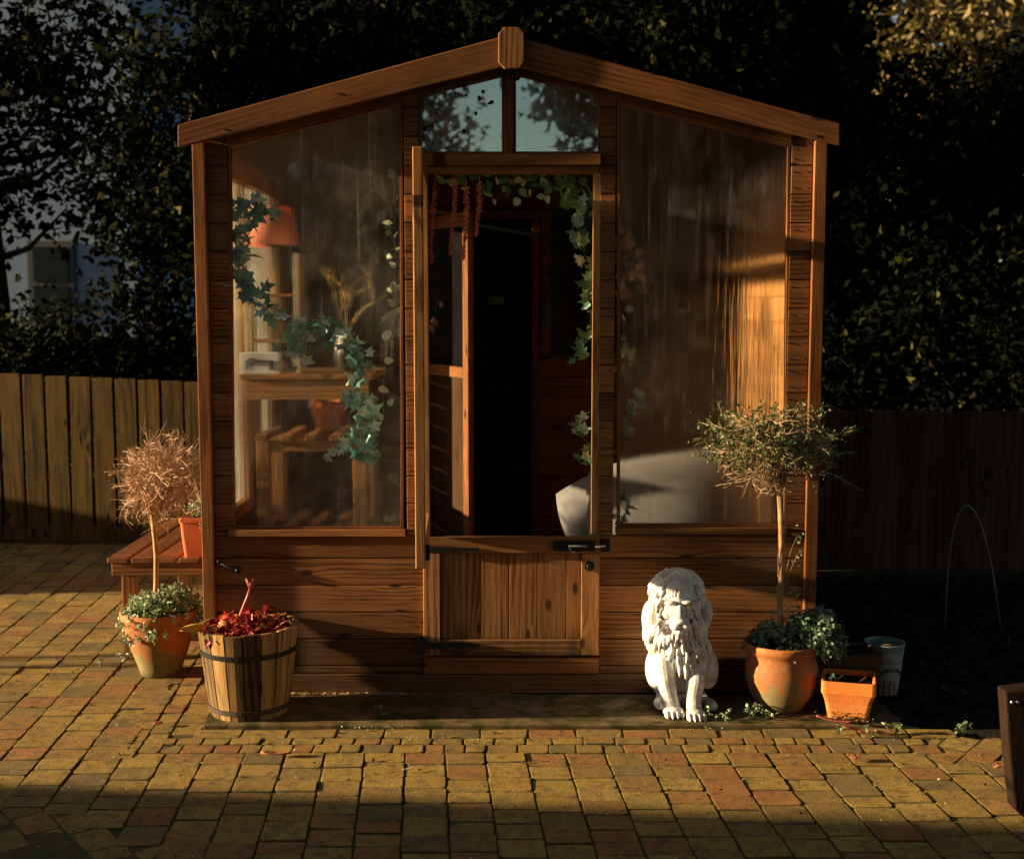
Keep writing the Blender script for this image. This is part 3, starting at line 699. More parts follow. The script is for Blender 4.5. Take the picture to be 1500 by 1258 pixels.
# ---------------------------------------------------------------- fences
def fence(p0, p1, h, pit, label, mat=None, h2=None):
    mat = mat or M_FENCE
    L = math.dist(p0, p1); e = empty('timber_fence', (p0[0], p0[1], -.03), label, 'fence', None, math.atan2(p1[1]-p0[1], p1[0]-p0[0]))
    mb = MB(); x = 0
    while x < L:
        hh = h+((h2 or h)-h)*x/L+random.uniform(-.002, .002); mb.box((x+pit/2, 0, hh/2+.03), (pit-(.016+random.random()*.004 if mat is M_FENCE else .0), .018, hh-.03), 2, Matrix.Rotation(random.gauss(0, .004), 3, 'Y')); x += pit
    mb.build('boards', mat, e, bevel=.002)
    for z in (.22, h-.2):
        r = MB(); r.bx(0, L, .012, .05, z-.04, z+.04, 0); r.build('rail', mat, e, bevel=.003)
    x = .3
    while x < L:
        r = MB(); r.bx(x, x+.08, .052, .13, 0, h-.13, 2); r.build('post', mat, e, bevel=.003); x += 1.9
fence((-4.0, 3.06), (-.8, 2.86), 1.09, .144, 'low mossy brown board fence behind the bench on the left of the summerhouse', None, .96)
fence((1.0, 2.14), (4.4, 2.02), .9, .122, 'low dark board fence behind the hoop on the right of the summerhouse', M_FENCE2)
# ---------------------------------------------------------------- hoop, leaning post
e = (P(1384, 925, 1.0)[0], P(1466, 925, 1.0)[0]); zt = P(1415, 731, 1.0)[1]; pts = []
for k in range(25):
    t = k/24; a = math.pi*t
    x = e[0]+(e[1]-e[0])*(.5-.5*math.cos(a)); 
    z = zt*math.sin(a)**.55
    x = e[0]+.0+(x-e[0])*(.62+.38*(1-z/zt)) if t > 0 else e[0]
    pts.append((x, 1.0, z-.03))
mb = MB(); mb.tube(pts, .0045, 8)
tag(mb.build('garden_hoop', M_HOOP, None, smooth=True), 'thin white wire hoop standing in the dark bed before the right fence', 'garden hoop')
HX, HY = 1.5, -1.12
e = empty('leaning_post', (HX+.05, HY, -.03), 'dark worn wooden post leaning at the right edge of the paving', 'post')
mb = MB(); b = [P(1468, 1006, HY), P(1496, 1001, HY), P(1560, 1420, HY), P(1496, 1420, HY)]
b = [P(1466, 1008, HY), P(1530, 1000, HY), P(1530, 1420, HY), P(1500, 1420, HY), P(1481, 1180, HY), P(1472, 1100, HY)]
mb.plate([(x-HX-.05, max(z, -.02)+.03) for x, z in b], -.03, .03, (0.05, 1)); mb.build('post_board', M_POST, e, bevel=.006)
mb = MB(); x, z = P(1476, 1023, HY); mb.ball((x-HX-.05, -.032, z+.03), (.006, .005, .006), 6); mb.ball((x-HX-.035, -.032, z+.03), (.006, .005, .006), 6); mb.build('bolt', M_STEEL, e, smooth=True)
# ---------------------------------------------------------------- bench
e = empty('slatted_bench', (-1.41, .95, -.012), 'low red-brown slatted wooden bench along the left wall of the summerhouse', 'bench')
def bl(mb, x0, x1, y0, y1, z0, z1, ax): mb.bx(x0+1.41, x1+1.41, y0-.95, y1-.95, z0+.012, z1+.012, ax)
mb = MB(); bx0, bx1, by0, by1, bz = -1.66, -1.17, .44, 1.42, .425
w = (bx1-bx0)/5
for k in range(5):
    bl(mb, bx0+k*w+.006, bx0+(k+1)*w-.011, by0+.085, by1, bz-.022, bz, 1); bl(mb, bx0+k*w+.006, bx0+(k+1)*w-.011, by0, by0+.08, bz-.022, bz, 0)
mb.build('seat_slats', M_BENCH, e, bevel=.003)
mb = MB(); bl(mb, bx0+.02, bx1-.02, by0+.01, by0+.03, bz-.075, bz-.024, 0); bl(mb, bx0+.02, bx0+.04, by0+.031, by1-.02, bz-.075, bz-.024, 1); bl(mb, bx1-.04, bx1-.02, by0+.031, by1-.02, bz-.075, bz-.024, 1)
bl(mb, bx0+.06, bx1-.06, by0+.03, by0+.05, .07, .12, 0); mb.build('apron', M_BENCH, e, bevel=.003)
for x in (bx0+.05, bx1-.1):
    for y in (by0+.04, by1-.1):
        mb = MB(); bl(mb, x, x+.055, y, y+.05, -.012, bz-.024, 2); mb.build('leg', M_BENCH, e, bevel=.003)
# trough on the bench
e = empty('planter_trough', (-1.26, .62, .425), 'bright orange plastic trough on the bench, half hidden by the hut corner', 'planter')
mb = MB(); prof = [(1.0, .16, 0), (1.0, .148, 0), (.93, .147, 0), (.8, 0, 0)]
def trough(mb, w, d, h, rim, tp=.82):
    def ring(sx, sy, z): 
        r = .014; o = []
        for cx, cy, a0 in ((1, 1, 0), (-1, 1, 90), (-1, -1, 180), (1, -1, 270)):
            for k in range(4):
                a = R(a0+k*30); o.append((cx*(sx/2-r)+r*math.cos(a), cy*(sy/2-r)+r*math.sin(a), z))
        return o
    rs = [ring(w*tp, d*tp, 0), ring(w*(tp+1)/2, d*(tp+1)/2, h*.5), ring(w*.965, d*.965, h-rim), ring(w, d, h-rim+.001), ring(w, d, h-.002), ring(w-.006, d-.006, h), ring(w-.018, d-.018, h-.001), ring(w-.022, d-.022, h-.02), ring((w-.02)*.95, (d-.02)*.95, h*.45)]
    n = 16; vs = sum(rs, []); fs = [tuple(range(n-1, -1, -1))]
    for k in range(len(rs)-1):
        for i in range(n): fs.append((k*n+i, k*n+(i+1) % n, (k+1)*n+(i+1) % n, (k+1)*n+i))
    mb.add(vs, fs)
    return ring(w-.022, d-.022, h-.018)
so = trough(mb, .2, .36, .165, .02, .86); mb.build('trough', M_PLASTIC, e, smooth=False)
m = MB().add([(x, y, z) for x, y, z in so], [tuple(range(16))]); m.build('soil', M_SOIL, e)
def herb(e, cx, cy, z0, rx, ry, rz, n, mat, lo=.010, hi=.02, per=9, drop=.4, name='foliage', lean=(0, 0)):
    st = MB(); pts = []; nr = []
    for k in range(n):
        a = random.uniform(0, 6.28); q = random.random()**.5; up = (1-q*q)**.5
        tx, ty = rx*q*math.cos(a)+lean[0], ry*q*math.sin(a)+lean[1]; tz = rz*(up*random.uniform(.6, 1.1)) - (drop*rz*max(0, q-.75)*4*random.random())
        p0 = Vector((cx+tx*.25, cy+ty*.25, z0)); p2 = Vector((cx+tx, cy+ty, z0+tz)); p1 = (p0+p2)/2+Vector((0, 0, rz*.25))
        st.tube([p0, p1, p2], [.0017, .0014, .001], 4, False)
        for j in range(per):
            t = random.uniform(.45, 1.05) if j > per*.5 else random.uniform(.9, 1.04)
            p = (1-t)**2*p0+2*t*(1-t)*p1+t*t*p2
            pts.append((p.x+random.gauss(0, .005), p.y+random.gauss(0, .005), p.z+random.gauss(0, .005))); nr.append((tx/rx*.6, ty/ry*.6-.2, .7))
    st.build('stems', M_BOX, e); pts = np.array(pts)
    return scatter(name, OVAL, pts, rng.uniform(lo, hi, len(pts)), mat, e, np.array(nr), .75)
herb(e, 0, 0, .145, .11, .18, .09, 60, M_HERB, .006, .014, 12); 
mb = MB()
for k in range(40):
    a = random.uniform(0, 6.28); r = random.uniform(.02, .1); mb.tube([(r*.5*math.cos(a), r*math.sin(a), .145), (r*math.cos(a), r*1.5*math.sin(a), .145+random.uniform(.06, .16))], [.0012, .0006], 3)
mb.build('dry_stems', M_TWIG, e)
# brown pot and dead plant in the shade under the bench
e = empty('plant_pot', (-1.24, .62, -.012), 'dark pot with a withered plant in the shade under the bench', 'plant pot')
mb = MB(); mb.lathe([(.06, 0), (.08, .15), (.086, .152), (.086, .175), (.078, .176), (.07, .15)], 28); mb.build('pot', plain('dark_pot', (.035, .025, .02), .4), e, smooth=True)
herb(e, 0, 0, .15, .08, .08, .12, 26, leafmat('withered', [(0, (.12, .03, .02)), (1, (.4, .14, .07))], .2), .015, .03, 4)
# ---------------------------------------------------------------- topiary makers
def stem_pts(h, wob, lean=0): return [(math.sin(k*1.3)*wob+lean*k/8, math.cos(k*.9)*wob-wob, h*k/8) for k in range(9)]
def twigball(mb, c, rad, n, tips, rt=.0014, flat=1.0, droop=0, sub=3, lmul=1.0):
    c = Vector(c)
    for k in range(n):
        d = Vector((random.gauss(0, 1), random.gauss(0, 1), random.gauss(0, 1))).normalized()
        p = c+Vector((d.x*rad[0], d.y*rad[1], d.z*rad[2]))*random.uniform(.05, .75)
        def grow(p, d, L, r, lv):
            q = [p.copy()]; dd = d.copy()
            for s in range(3):
                dd = (dd+Vector((random.gauss(0, .14), random.gauss(0, .14), random.gauss(0, .14)))).normalized()
                dd.z = dd.z*flat-droop*.1; q.append(q[-1]+dd*L/3)
            mb.tube(q, [r, r*.85, r*.7, r*.45], 4, False)
            tips.append((q[-1], dd.copy())); tips.append((q[2], dd.copy()))
            if lv:
                for _ in range(2): grow(q[random.choice((1, 2, 3))], (dd+Vector((random.gauss(0, .65), random.gauss(0, .65), random.gauss(0, .65)))).normalized(), L*.7, r*.75, lv-1)
        L = min(rad)*random.uniform(.3, .55)*lmul
        e_ = d+Vector((random.gauss(0, .5), random.gauss(0, .5), random.gauss(0, .5)))
        grow(p, e_.normalized(), L, rt*random.uniform(.8, 1.4), sub-1)
# left: bare ball
px_, py_ = -1.405, .3
e = empty('bare_topiary', (px_, py_, -.012), 'leafless twiggy ball topiary in a mossy terracotta pot in front of the bench', 'potted tree')
mb = MB(); mb.lathe([(.078, 0), (.086, .03), (.118, .12), (.138, .2), (.14, .215), (.15, .222), (.153, .255), (.147, .262), (.138, .258), (.132, .22), (.1, .2)], 48); mb.build('pot', M_TERRA, e, smooth=True)
mb = MB(); mb.lathe([(.0, .235), (.13, .235), (.13, .22)], 30); mb.build('soil', M_SOIL, e)
cz = .785
S = MB(); sp = stem_pts(cz-.15, .004, -.012); S.tube(sp, [.013, .012, .0115, .011, .011, .0105, .0105, .011, .012], 8); S.tube([sp[-1], (.0, 0, cz-.05)], [.012, .005], 6)
for k in range(16):
    a = k*2.4; S.tube([sp[-1], (math.cos(a)*.04, math.sin(a)*.04, cz-.08), (math.cos(a)*.09, math.sin(a)*.09, cz-.02+random.uniform(-.04, .1))], [.006, .004, .002], 5)
S.build('stem', M_STEM, e, smooth=True)
T = MB(); tips = []; twigball(T, (.008, 0, cz), (.155, .15, .16), 300, tips, .0021, 1, 0, 3, 1.1); T.build('twigs', M_TWIG, e)
herb(e, .015, 0, .225, .165, .165, .125, 210, M_HERB, .011, .022, 11, .9, lean=(.01, -.01))
herb(e, .0, -.04, .24, .15, .125, .06, 90, M_HERB, .011, .02, 10, 1.8, name='trailing_foliage')
# right: thin leafy mushroom crown
qx, qy = .972, -.17
e = empty('leafy_topiary', (qx, qy, 0), 'small standard tree with a wide thin leafy crown in a round terracotta pot', 'potted tree')
mb = MB(); mb.lathe([(.072, 0), (.08, .012), (.112, .06), (.129, .12), (.129, .155), (.119, .19), (.121, .2), (.121, .212), (.136, .22), (.138, .243), (.132, .25), (.122, .246), (.116, .21)], 48); mb.build('pot', M_TERRA, e, smooth=True)
mb = MB(); mb.lathe([(.0, .222), (.115, .222), (.115, .21)], 30); mb.build('soil', M_SOIL, e)
cz = .945
S = MB(); sp = stem_pts(cz-.17, .004, -.015); S.tube(sp, [.012, .0115, .011, .0105, .0105, .010, .010, .0105, .011], 8)
ctr = Vector((-.055, 0, cz))
for k in range(26):
    a = k*2.4; rr = random.uniform(.08, .2)
    S.tube([sp[-1], ctr+Vector((math.cos(a)*rr*.45, math.sin(a)*rr*.4, -.05)), ctr+Vector((math.cos(a)*rr, math.sin(a)*rr*.8, random.uniform(-.05, .09)))], [.006, .0035, .0016], 5)
for s in (-1, 1):   # thin side shoots on the stem
    for z in (.38, .5, .57): S.tube([sp[4], (s*.02, -.01, z), (s*.035+.01, -.015, z+.07)], [.0022, .0018, .001], 4)
S.build('stem', M_STEM, e, smooth=True)
T = MB(); tips = []; twigball(T, ctr, (.225, .18, .15), 250, tips, .0018, .85, 0, 3, 1.15)
long = [((-.1, 0, .07), (-.17, .02, .12), (-.19, .02, .17)), ((.12, -.02, .02), (.24, -.03, .06), (.3, -.03, .075)), ((.12, -.02, -.02), (.2, -.03, -.015), (.29, -.03, -.01)), ((.1, 0, -.06), (.22, 0, -.09), (.33, 0, -.15)), ((-.1, 0, .02), (-.2, 0, .06), (-.26, 0, .09)), ((.05, 0, .06), (.1, 0, .13), (.12, 0, .17)), ((0, 0, .05), (.0, 0, .1), (.02, 0, .16)), ((.1, 0, .03), (.17, 0, .09), (.18, 0, .15)), ((-.1, 0, -.05), (-.2, 0, -.03), (-.27, 0, -.02))]
lt = []
for l in long:
    T.tube([ctr+Vector(p) for p in l], [.002, .0016, .0008], 4)
    a, b, c = [ctr+Vector(p) for p in l]
    for k in range(46):
        t = random.uniform(.25, 1); q = (1-t)**2*a+2*t*(1-t)*b+t*t*c; lt.append(q+Vector((random.gauss(0, .005), random.gauss(0, .005), random.gauss(0, .005))))
T.build('twigs', M_TWIG, e)
pts = [t_[0] for t_ in tips if (t_[0].z-ctr.z) > -.06 or random.random() < .15]; pts = [p+Vector((random.gauss(0, .008), random.gauss(0, .008), random.gauss(0, .006))) for p in pts for _ in range(3) if random.random() < .5]+lt
pts = [p for p in pts if random.random() < .95]
scatter('leaves', OVAL, np.array([tuple(p) for p in pts]), rng.uniform(.008, .018, len(pts)), M_BOX, e)
sl = [(s*.035+.01+random.gauss(0, .012), -.015+random.gauss(0, .01), z+.06+random.gauss(0, .018)) for s in (-1, 1) for z in (.30, .38, .5, .57) for _ in range(14) if not (s == -1 and z > .45)]
scatter('side_leaves', OVAL, np.array(sl), rng.uniform(.009, .017, len(sl)), M_HERB, e)
herb(e, -.01, 0, .215, .12, .12, .1, 90, M_HERB2, .012, .024, 10, .3)
herb(e, .11, -.02, .235, .115, .1, .13, 190, M_HERB2, .012, .023, 11, .7, name='trailing_foliage')
# ---------------------------------------------------------------- half barrel
bx_, by_ = -.945, -.188
e = empty('half_barrel', (bx_, by_, 0), 'weathered half barrel planter full of red leaves at the left corner of the summerhouse', 'planter')
H = .315; ns = 17; mb = MB()
def rad(z): return .137+.04*(z/H)**.85
for k in range(ns):
    a0, a1 = 2*math.pi*k/ns+.012, 2*math.pi*(k+1)/ns-.012; top = H+random.uniform(-.006, .006); off = random.uniform(0, 50)
    vs, g = [], []; m = 7
    for i in range(m):
        z = top*i/(m-1)
        for a, rr in ((a0, 0), ((a0+a1)/2, .0008), (a1, 0), (a1, -.016), (a0, -.016)):
            r = rad(z)+rr; vs.append((r*math.cos(a), r*math.sin(a), z)); g.append((z+off, (a-a0)*r+off, rr+off))
    fs = [(4, 3, 2, 1, 0), tuple((m-1)*5+i for i in range(5))]
    for i in range(m-1):
        for j in range(5): fs.append((i*5+j, i*5+(j+1) % 5, (i+1)*5+(j+1) % 5, (i+1)*5+j))
    mb.add(vs, fs, g)
mb.build('staves', M_BARREL, e, bevel=.0018)
for z in (H*.74, .03):
    mb = MB(); mb.lathe([(rad(z-.009)+.0005, z-.009), (rad(z-.009)+.004, z-.009), (rad(z+.009)+.004, z+.009), (rad(z+.009)+.0005, z+.009)], 48)
    if z < .1 : mb.build('hoop', plain('rusty_band', (.05, .03, .02), .8, bump=.5), e, smooth=False)
    else: mb.build('hoop', M_IRON, e)
mb = MB(); mb.lathe([(.0, .262), (.15, .262), (.15, .2)], 30); mb.build('soil', M_SOIL, e)
# crumpled red leaves on stalks
def redplant(e):
    vs_pts = []; L = MB(); S = MB()
    for k in range(85):
        a = random.uniform(0, 6.28); r = random.uniform(.02, .15); x, y = r*math.cos(a), r*math.sin(a)
        z = .27+random.uniform(0, .055)+(.02 if r < .08 else 0); S.tube([(x*.5, y*.5, .26), (x*.8, y*.8, z), (x, y, z+.005)], [.003, .0025, .002], 5)
        ln, w = random.uniform(.028, .062), random.uniform(.018, .036); az = random.uniform(0, 6.28); tilt = random.uniform(-.5, .9)
        M3 = Matrix.Rotation(az, 3, 'Z') @ Matrix.Rotation(tilt, 3, 'Y') @ Matrix.Rotation(random.uniform(-.8, .8), 3, 'X'); n = 7; vs, fs = [], []
        for i in range(n):
            t = i/(n-1); ww = w*math.sin(math.pi*min(.97, t*.9+.08))**.6
            for s in (-1, -.5, 0, .5, 1):
                q = M3 @ Vector((t*ln, s*ww/2*(1+.15*math.sin(9*t+k)), abs(s)*ww*.3+.25*ln*math.sin(3*t)+.004*math.sin(14*t+5*s+k))); vs.append((x+q.x, y+q.y, z+q.z))
        for i in range(n-1):
            for s in range(4): fs.append((i*5+s, i*5+s+1, (i+1)*5+s+1, (i+1)*5+s))
        L.add(vs, fs)
    for k in range(30):   # loose fleshy stalks
        a = random.uniform(0, 6.28); r = random.uniform(.02, .12); x, y = r*math.cos(a), r*math.sin(a); b = random.uniform(0, 6.28)
        S.tube([(x, y, .28), (x+.03*math.cos(b), y+.03*math.sin(b), .32), (x+.06*math.cos(b), y+.06*math.sin(b), .31+random.uniform(-.01, .03))], [.0035, .003, .002], 5)
    S.build('stalks', plain('red_stalk', (.45, .05, .05), .4), e, smooth=True); L.build('leaves', M_RED, e, smooth=True)
    q = MB(); x0, x1 = .0, .02
    q.tube([(-.03, -.02, .28), (-.02, -.03, .36), (.005, -.03, .42), (.016, -.03, .455)], [.0055, .005, .0045, .004], 7)
    for k in range(9):
        a = k*.7; q.tube([(.016, -.03, .45), (.016+.016*math.cos(a), -.03+.01*math.sin(a), .475+random.uniform(-.006, .015))], [.004, .0015], 5)
    q.tube([(.08, -.05, .29), (.13, -.05, .33), (.16, -.05, .345)], [.004, .0035, .003], 6); q.build('tall_stalk', plain('pink_stalk', (.5, .12, .08), .4), e, smooth=True)
    vs, fs = [], []; n = 8
    for i in range(n):
        t = i/(n-1); w = .045*math.sin(math.pi*(t*.86+.1))**.6
        for s in (-1, 0, 1): vs.append((-.09-.125*t, -.09-.02*t, .322+.012*math.sin(2.6*t)-.006*abs(s)+s*w*.32)); 
    for i in range(n-1):
        for s in range(2): fs.append((i*3+s, i*3+s+1, (i+1)*3+s+1, (i+1)*3+s))
    o = MB().add(vs, fs).build('yellow_leaf', M_YEL, e, smooth=True); o.modifiers.new('thick', 'SOLIDIFY').thickness = .006
redplant(e)
# ---------------------------------------------------------------- square pot, dark pot behind it, popcorn bucket
x, y, z = onp(1250, 1064); rz = R(-15)
e = empty('square_pot', (x, y+.075, -.012), 'bright orange square terracotta pot with soil and a mossy foot', 'plant pot', None, rz)
mb = MB(); so = trough(mb, .185, .17, .158, .045, .7); mb.build('pot', M_TERRA2, e, bevel=0)
MB().add(so, [tuple(range(16))]).build('soil', M_SOIL, e)
N = 500; pp = np.stack([rng.normal(0, .035, N), rng.uniform(-.066, -.062, N), np.abs(rng.normal(0, .02, N))], 1); pp[:, 1] -= pp[:, 2]*.14
scatter('moss', LEAF4, pp, rng.uniform(.003, .009, N), leafmat('dark_moss', [(0, (.03, .035, .012)), (1, (.09, .09, .035))], 0), e)
mb = MB(); mb.tube([(-.05, 0, .135), (-.02, .01, .158)], .0025, 5); mb.build('stalk', M_TWIG, e); mb = MB(); mb.tube([(.03, .0, .135), (.06, .02, .155)], .0025, 5); mb.build('stalk', M_TWIG, e)
e = empty('square_pot', (x+.055, y+.27, 0), 'dark brown square pot in shade behind the orange square pot', 'plant pot', None, R(4))
mb = MB(); so = trough(mb, .2, .17, .19, .045, .72); mb.build('pot', plain('brown_pot', (.07, .028, .014), .7, bump=.3), e)
MB().add(so, [tuple(range(16))]).build('soil', M_SOIL, e)
kx, ky = 1.415, .06
e = empty('popcorn_bucket', (kx, ky, -.012), 'white striped popcorn bucket with faded lettering beside the right corner of the summerhouse', 'bucket')
Hb = .19; r0, r1 = .052, .073
def bucket_mat():
    t = NT('striped_tin'); p = t.obj(); s = t.n('SeparateXYZ', None, Vector=p)
    an = t.math('ARCTAN2', s.outputs[1], s.outputs[0]); st = t.math('SINE', t.math('MULTIPLY', an, 16.0))
    st = t.math('GREATER_THAN', st, .15); low = t.math('LESS_THAN', t.math('ADD', s.outputs[2], t.math('MULTIPLY', t.math('SINE', t.math('MULTIPLY', an, 32.0)), .006)), .055)
    c = t.mix(t.math('MULTIPLY', st, low), (.4, .38, .33), (.25, .07, .03))
    c = t.mix(t.math('GREATER_THAN', s.outputs[2], .165), c, (.18, .27, .24)); b = t.math('COMPARE', s.outputs[2], .128, .007); c = t.mix(b, c, (.2, .28, .22))
    c = t.mix(t.sm(t.noise(p, 30, 6, .7), .42, .7, 0, .8), c, (.12, .095, .06))
    return t.surf(t.bsdf(c, .45, None))
mb = MB(); mb.lathe([(r0, 0), (r1, Hb), (r1+.003, Hb+.001), (r1+.003, Hb+.005), (r1-.003, Hb+.005), (r1-.004, Hb-.002), (r0+.002, .02), (0, .02)], 48); mb.build('bucket', bucket_mat(), e, smooth=False)
mb = MB(); mb.tube([(-.03, -.06, Hb+.01), (.0, -.066, Hb+.01)], .004, 6); mb.build('clip', plain('brass', (.6, .35, .12), .3, .5, .9), e)
def curved_text(txt, size, zc, arc, mat, name, e, a0=-math.pi/2+.18):
    cu = bpy.data.curves.new(name, 'FONT'); cu.body = txt; cu.size = size; cu.align_x = 'CENTER'; cu.extrude = .0004; cu.resolution_u = 2; cu.offset = .0006
    o = bpy.data.objects.new(name, cu); col.objects.link(o); dg = bpy.context.evaluated_depsgraph_get(); me = bpy.data.meshes.new_from_object(o.evaluated_get(dg))
    bpy.data.objects.remove(o)
    for v in me.vertices:
        x_, y_, z_ = v.co; z = zc+y_-arc*(x_*x_)*14; r = r0+(r1-r0)*z/Hb+.0008+z_; a = a0+x_/r; v.co = (r*math.cos(a), r*math.sin(a), z)
    return link(name, me, mat, e)
curved_text('POPCORN', .022, .094, .6, M_INK, 'lettering', e)
# ---------------------------------------------------------------- lion statue
def lion():
    mb = MB(); s = .000471; X_ = lambda p: (p-395)*s; Z_ = lambda q: .504-(q-90)*s
    B = mb.ball
    def cap(pts, r): mb.tube(pts, r, 14); [B(p, (q, q, q), 7) for p, q in zip(pts, r)]
    B((0.005, .075, .12), (.115, .085, .12), 12); B((0, .03, .23), (.098, .08, .15), 12); B((-.005, .01, .3), (.1, .078, .12), 12)
    B((X_(352), -.015, Z_(250)), (.083, .075, .09), 12)                       # mane round the head
    B((X_(340), -.005, Z_(170)), (.07, .06, .042), 10); B((X_(560), .01, Z_(430)), (.03, .05, .06), 8); B((X_(165), .01, Z_(470)), (.028, .05, .07), 8)
    B((X_(340), .0, Z_(560)), (.098, .07, .07), 10); B((X_(400), -.01, Z_(650)), (.082, .07, .07), 10)
    B((X_(390), -.03, Z_(760)), (.05, .04, .06), 8)
    # haunches
    B((X_(600), .03, Z_(870)), (.038, .075, .075), 10); B((X_(215), .03, Z_(870)), (.034, .07, .075), 10)
    B((X_(595), -.045, Z_(1110)), (.024, .045, .02), 9); B((X_(225), -.04, Z_(1095)), (.02, .04, .02), 9)
    # front legs
    cap([(X_(250), -.035, Z_(760)), (X_(262), -.055, Z_(900)), (X_(290), -.06, Z_(1030)), (X_(305), -.068, Z_(1100))], [.037, .033, .027, .027])
    cap([(X_(490), -.045, Z_(800)), (X_(475), -.07, Z_(920)), (X_(458), -.078, Z_(1040)), (X_(455), -.09, Z_(1110))], [.035, .031, .026, .027])
    for cx, y, zz in ((X_(308), -.088, Z_(1128)), (X_(458), -.112, Z_(1135))):
        B((cx, y, zz+.002), (.036, .035, .019), 10)
        for k in range(4):
            tx = cx+(k-1.5)*.0165; B((tx, y-.03+abs(k-1.5)*.004, zz-.002), (.0095, .017, .0135), 7); B((tx, y-.046+abs(k-1.5)*.004, zz-.008), (.004, .006, .005), 5)
    mb.bx(-.07, .09, -.04, .1, 0, .05)
    # face, turned a little to its right
    fx = X_(335); nz = Z_(420)
    B((fx, -.075, Z_(340)), (.05, .04, .05), 10); B((fx-.001, -.108, Z_(428)), (.035, .036, .025), 9); B((fx, -.1, Z_(365)), (.019, .03, .04), 8)
    B((fx, -.146, nz+.006), (.019, .009, .0085), 7); B((fx-.016, -.127, nz-.014), (.02, .022, .015), 7); B((fx+.017, -.127, nz-.014), (.02, .022, .015), 7)
    B((fx, -.108, nz-.038), (.018, .02, .011), 7)
    for sg in (-1, 1):
        B((fx+sg*.028, -.1, Z_(285)), (.024, .017, .0085), 7); B((fx+sg*.03, -.092, Z_(318)), (.008, .01, .005), 7); B((fx+sg*.037, -.08, Z_(375)), (.02, .02, .022), 7)
        B((fx+sg*.064, -.03, Z_(165)), (.018, .012, .02), 7)
    rs = random.Random(3)
    def lock(p, d, L, r, dep):
        q = [Vector(p)]; dd = Vector(d).normalized(); sw = rs.uniform(-1, 1); 
        for i in range(5):
            dd = (dd+Vector((sw*.22*math.cos(i*1.1), 0, -.1))).normalized(); q.append(q[-1]+dd*L/5)
        mb.tube(q, [r*.7, r, r, r*.85, r*.6, r*.25], 7)
    # surface of the mane: radiating locks in rings
    def surf_y(x, z):   # front depth of the mane column at (x,z)
        w = .095 if z < .38 else .078; t = max(0, 1-(x/w)**2); base = -.058-.03*max(0, 1-abs(z-.27)/.16)
        return base*math.sqrt(t)-.012
    def sl(c, r, lon, lat, n, L, rr, out=.35):
        for _ in range(n):
            a, b = rs.uniform(*lon), rs.uniform(*lat)
            nn = Vector((math.cos(b)*math.sin(a), -math.cos(b)*math.cos(a), math.sin(b)))
            p = Vector(c)+Vector((nn.x*r[0], nn.y*r[1], nn.z*r[2]))*.97
            tn = Vector((nn.x*.5+rs.uniform(-.25, .25), nn.y*.1, -1)); tn = tn-nn*tn.dot(nn)*.8
            lock(p, tn+nn*out, L*rs.uniform(.7, 1.3), rr*rs.uniform(.75, 1.3), 0)
    # crown: locks combed back and down from a middle parting
    for k in range(60):
        a = rs.uniform(-1.9, 1.9); b = rs.uniform(.45, 1.35)
        nn = Vector((math.cos(b)*math.sin(a), -math.cos(b)*math.cos(a), math.sin(b))); c = Vector((X_(350), -.012, Z_(245))); p = c+Vector((nn.x*.082, nn.y*.073, nn.z*.088))
        lock(p, Vector((nn.x+rs.uniform(-.3, .3), -.25, -.35)), rs.uniform(.022, .04), rs.uniform(.005, .0075), 0)
    C = (X_(352), -.015, Z_(250))
    for k in range(34):     # fringe on the brow and ruff round the cheeks
        x = rs.uniform(-.05, .05); lock((fx+x, -.088+abs(x)*.4, Z_(225)+rs.uniform(-.008, .012)), (x*12, -.35, -.9), rs.uniform(.018, .03), rs.uniform(.0045, .0065), 0)
    for sg in (-1, 1):
        for k in range(26): lock((fx+sg*rs.uniform(.042, .06), rs.uniform(-.095, -.06), rs.uniform(Z_(470), Z_(260))), (sg*.8, -.3, -.9), rs.uniform(.03, .05), rs.uniform(.005, .008), 0)
    for k in range(26): x = rs.uniform(-.035, .035); lock((fx+x, -.1+abs(x)*.5, Z_(478)+rs.uniform(-.01, .004)), (x*10, -.25, -1), rs.uniform(.03, .055), rs.uniform(.005, .007), 0)
    for sg in (-1, 1): sl(C, (.086, .078, .09), (sg*.75, sg*1.9) if sg > 0 else (-1.9, -.75), (-.9, .7), 55, .045, .0068, .1)
    sl((X_(340), 0, Z_(560)), (.1, .075, .08), (-1.7, 1.7), (-.6, .75), 90, .05, .0072, .12)
    sl((X_(400), -.01, Z_(660)), (.085, .074, .075), (-1.4, 1.4), (-.7, .6), 60, .05, .007, .12)
    sl((X_(352), -.03, Z_(470)), (.08, .07, .05), (-1.2, 1.2), (-.8, .2), 34, .05, .0065, .12)
    for k in range(14): lock((X_(390)+rs.uniform(-.028, .028), -.07-rs.uniform(0, .012), Z_(730)+rs.uniform(-.02, .02)), (rs.uniform(-.25, .25), -.1, -1), .05, .0065, 0)
    lock((X_(392), -.082, Z_(770)), (0, 0, -1), .055, .009, 0)
    me = mb.mesh('lion_tmp'); o = bpy.data.objects.new('tmp', me); col.objects.link(o)
    r = o.modifiers.new('r', 'REMESH'); r.mode = 'VOXEL'; r.voxel_size = .0021; r.use_smooth_shade = True
    s_ = o.modifiers.new('s', 'SMOOTH'); s_.factor = .5; s_.iterations = 1
    dg = bpy.context.evaluated_depsgraph_get(); m2 = bpy.data.meshes.new_from_object(o.evaluated_get(dg)); bpy.data.objects.remove(o); m2.materials.clear()
    L = link('lion_statue', m2, M_LION, None, smooth=True); L.location = (X(995, 1030, -.13), -.165, .0)
    L.rotation_euler = (0, 0, R(3)); L.scale = (1.05, 1.0, 1.0)
    tag(L, 'weathered white stone lion statue sitting upright on the timber base', 'statue')
lion()
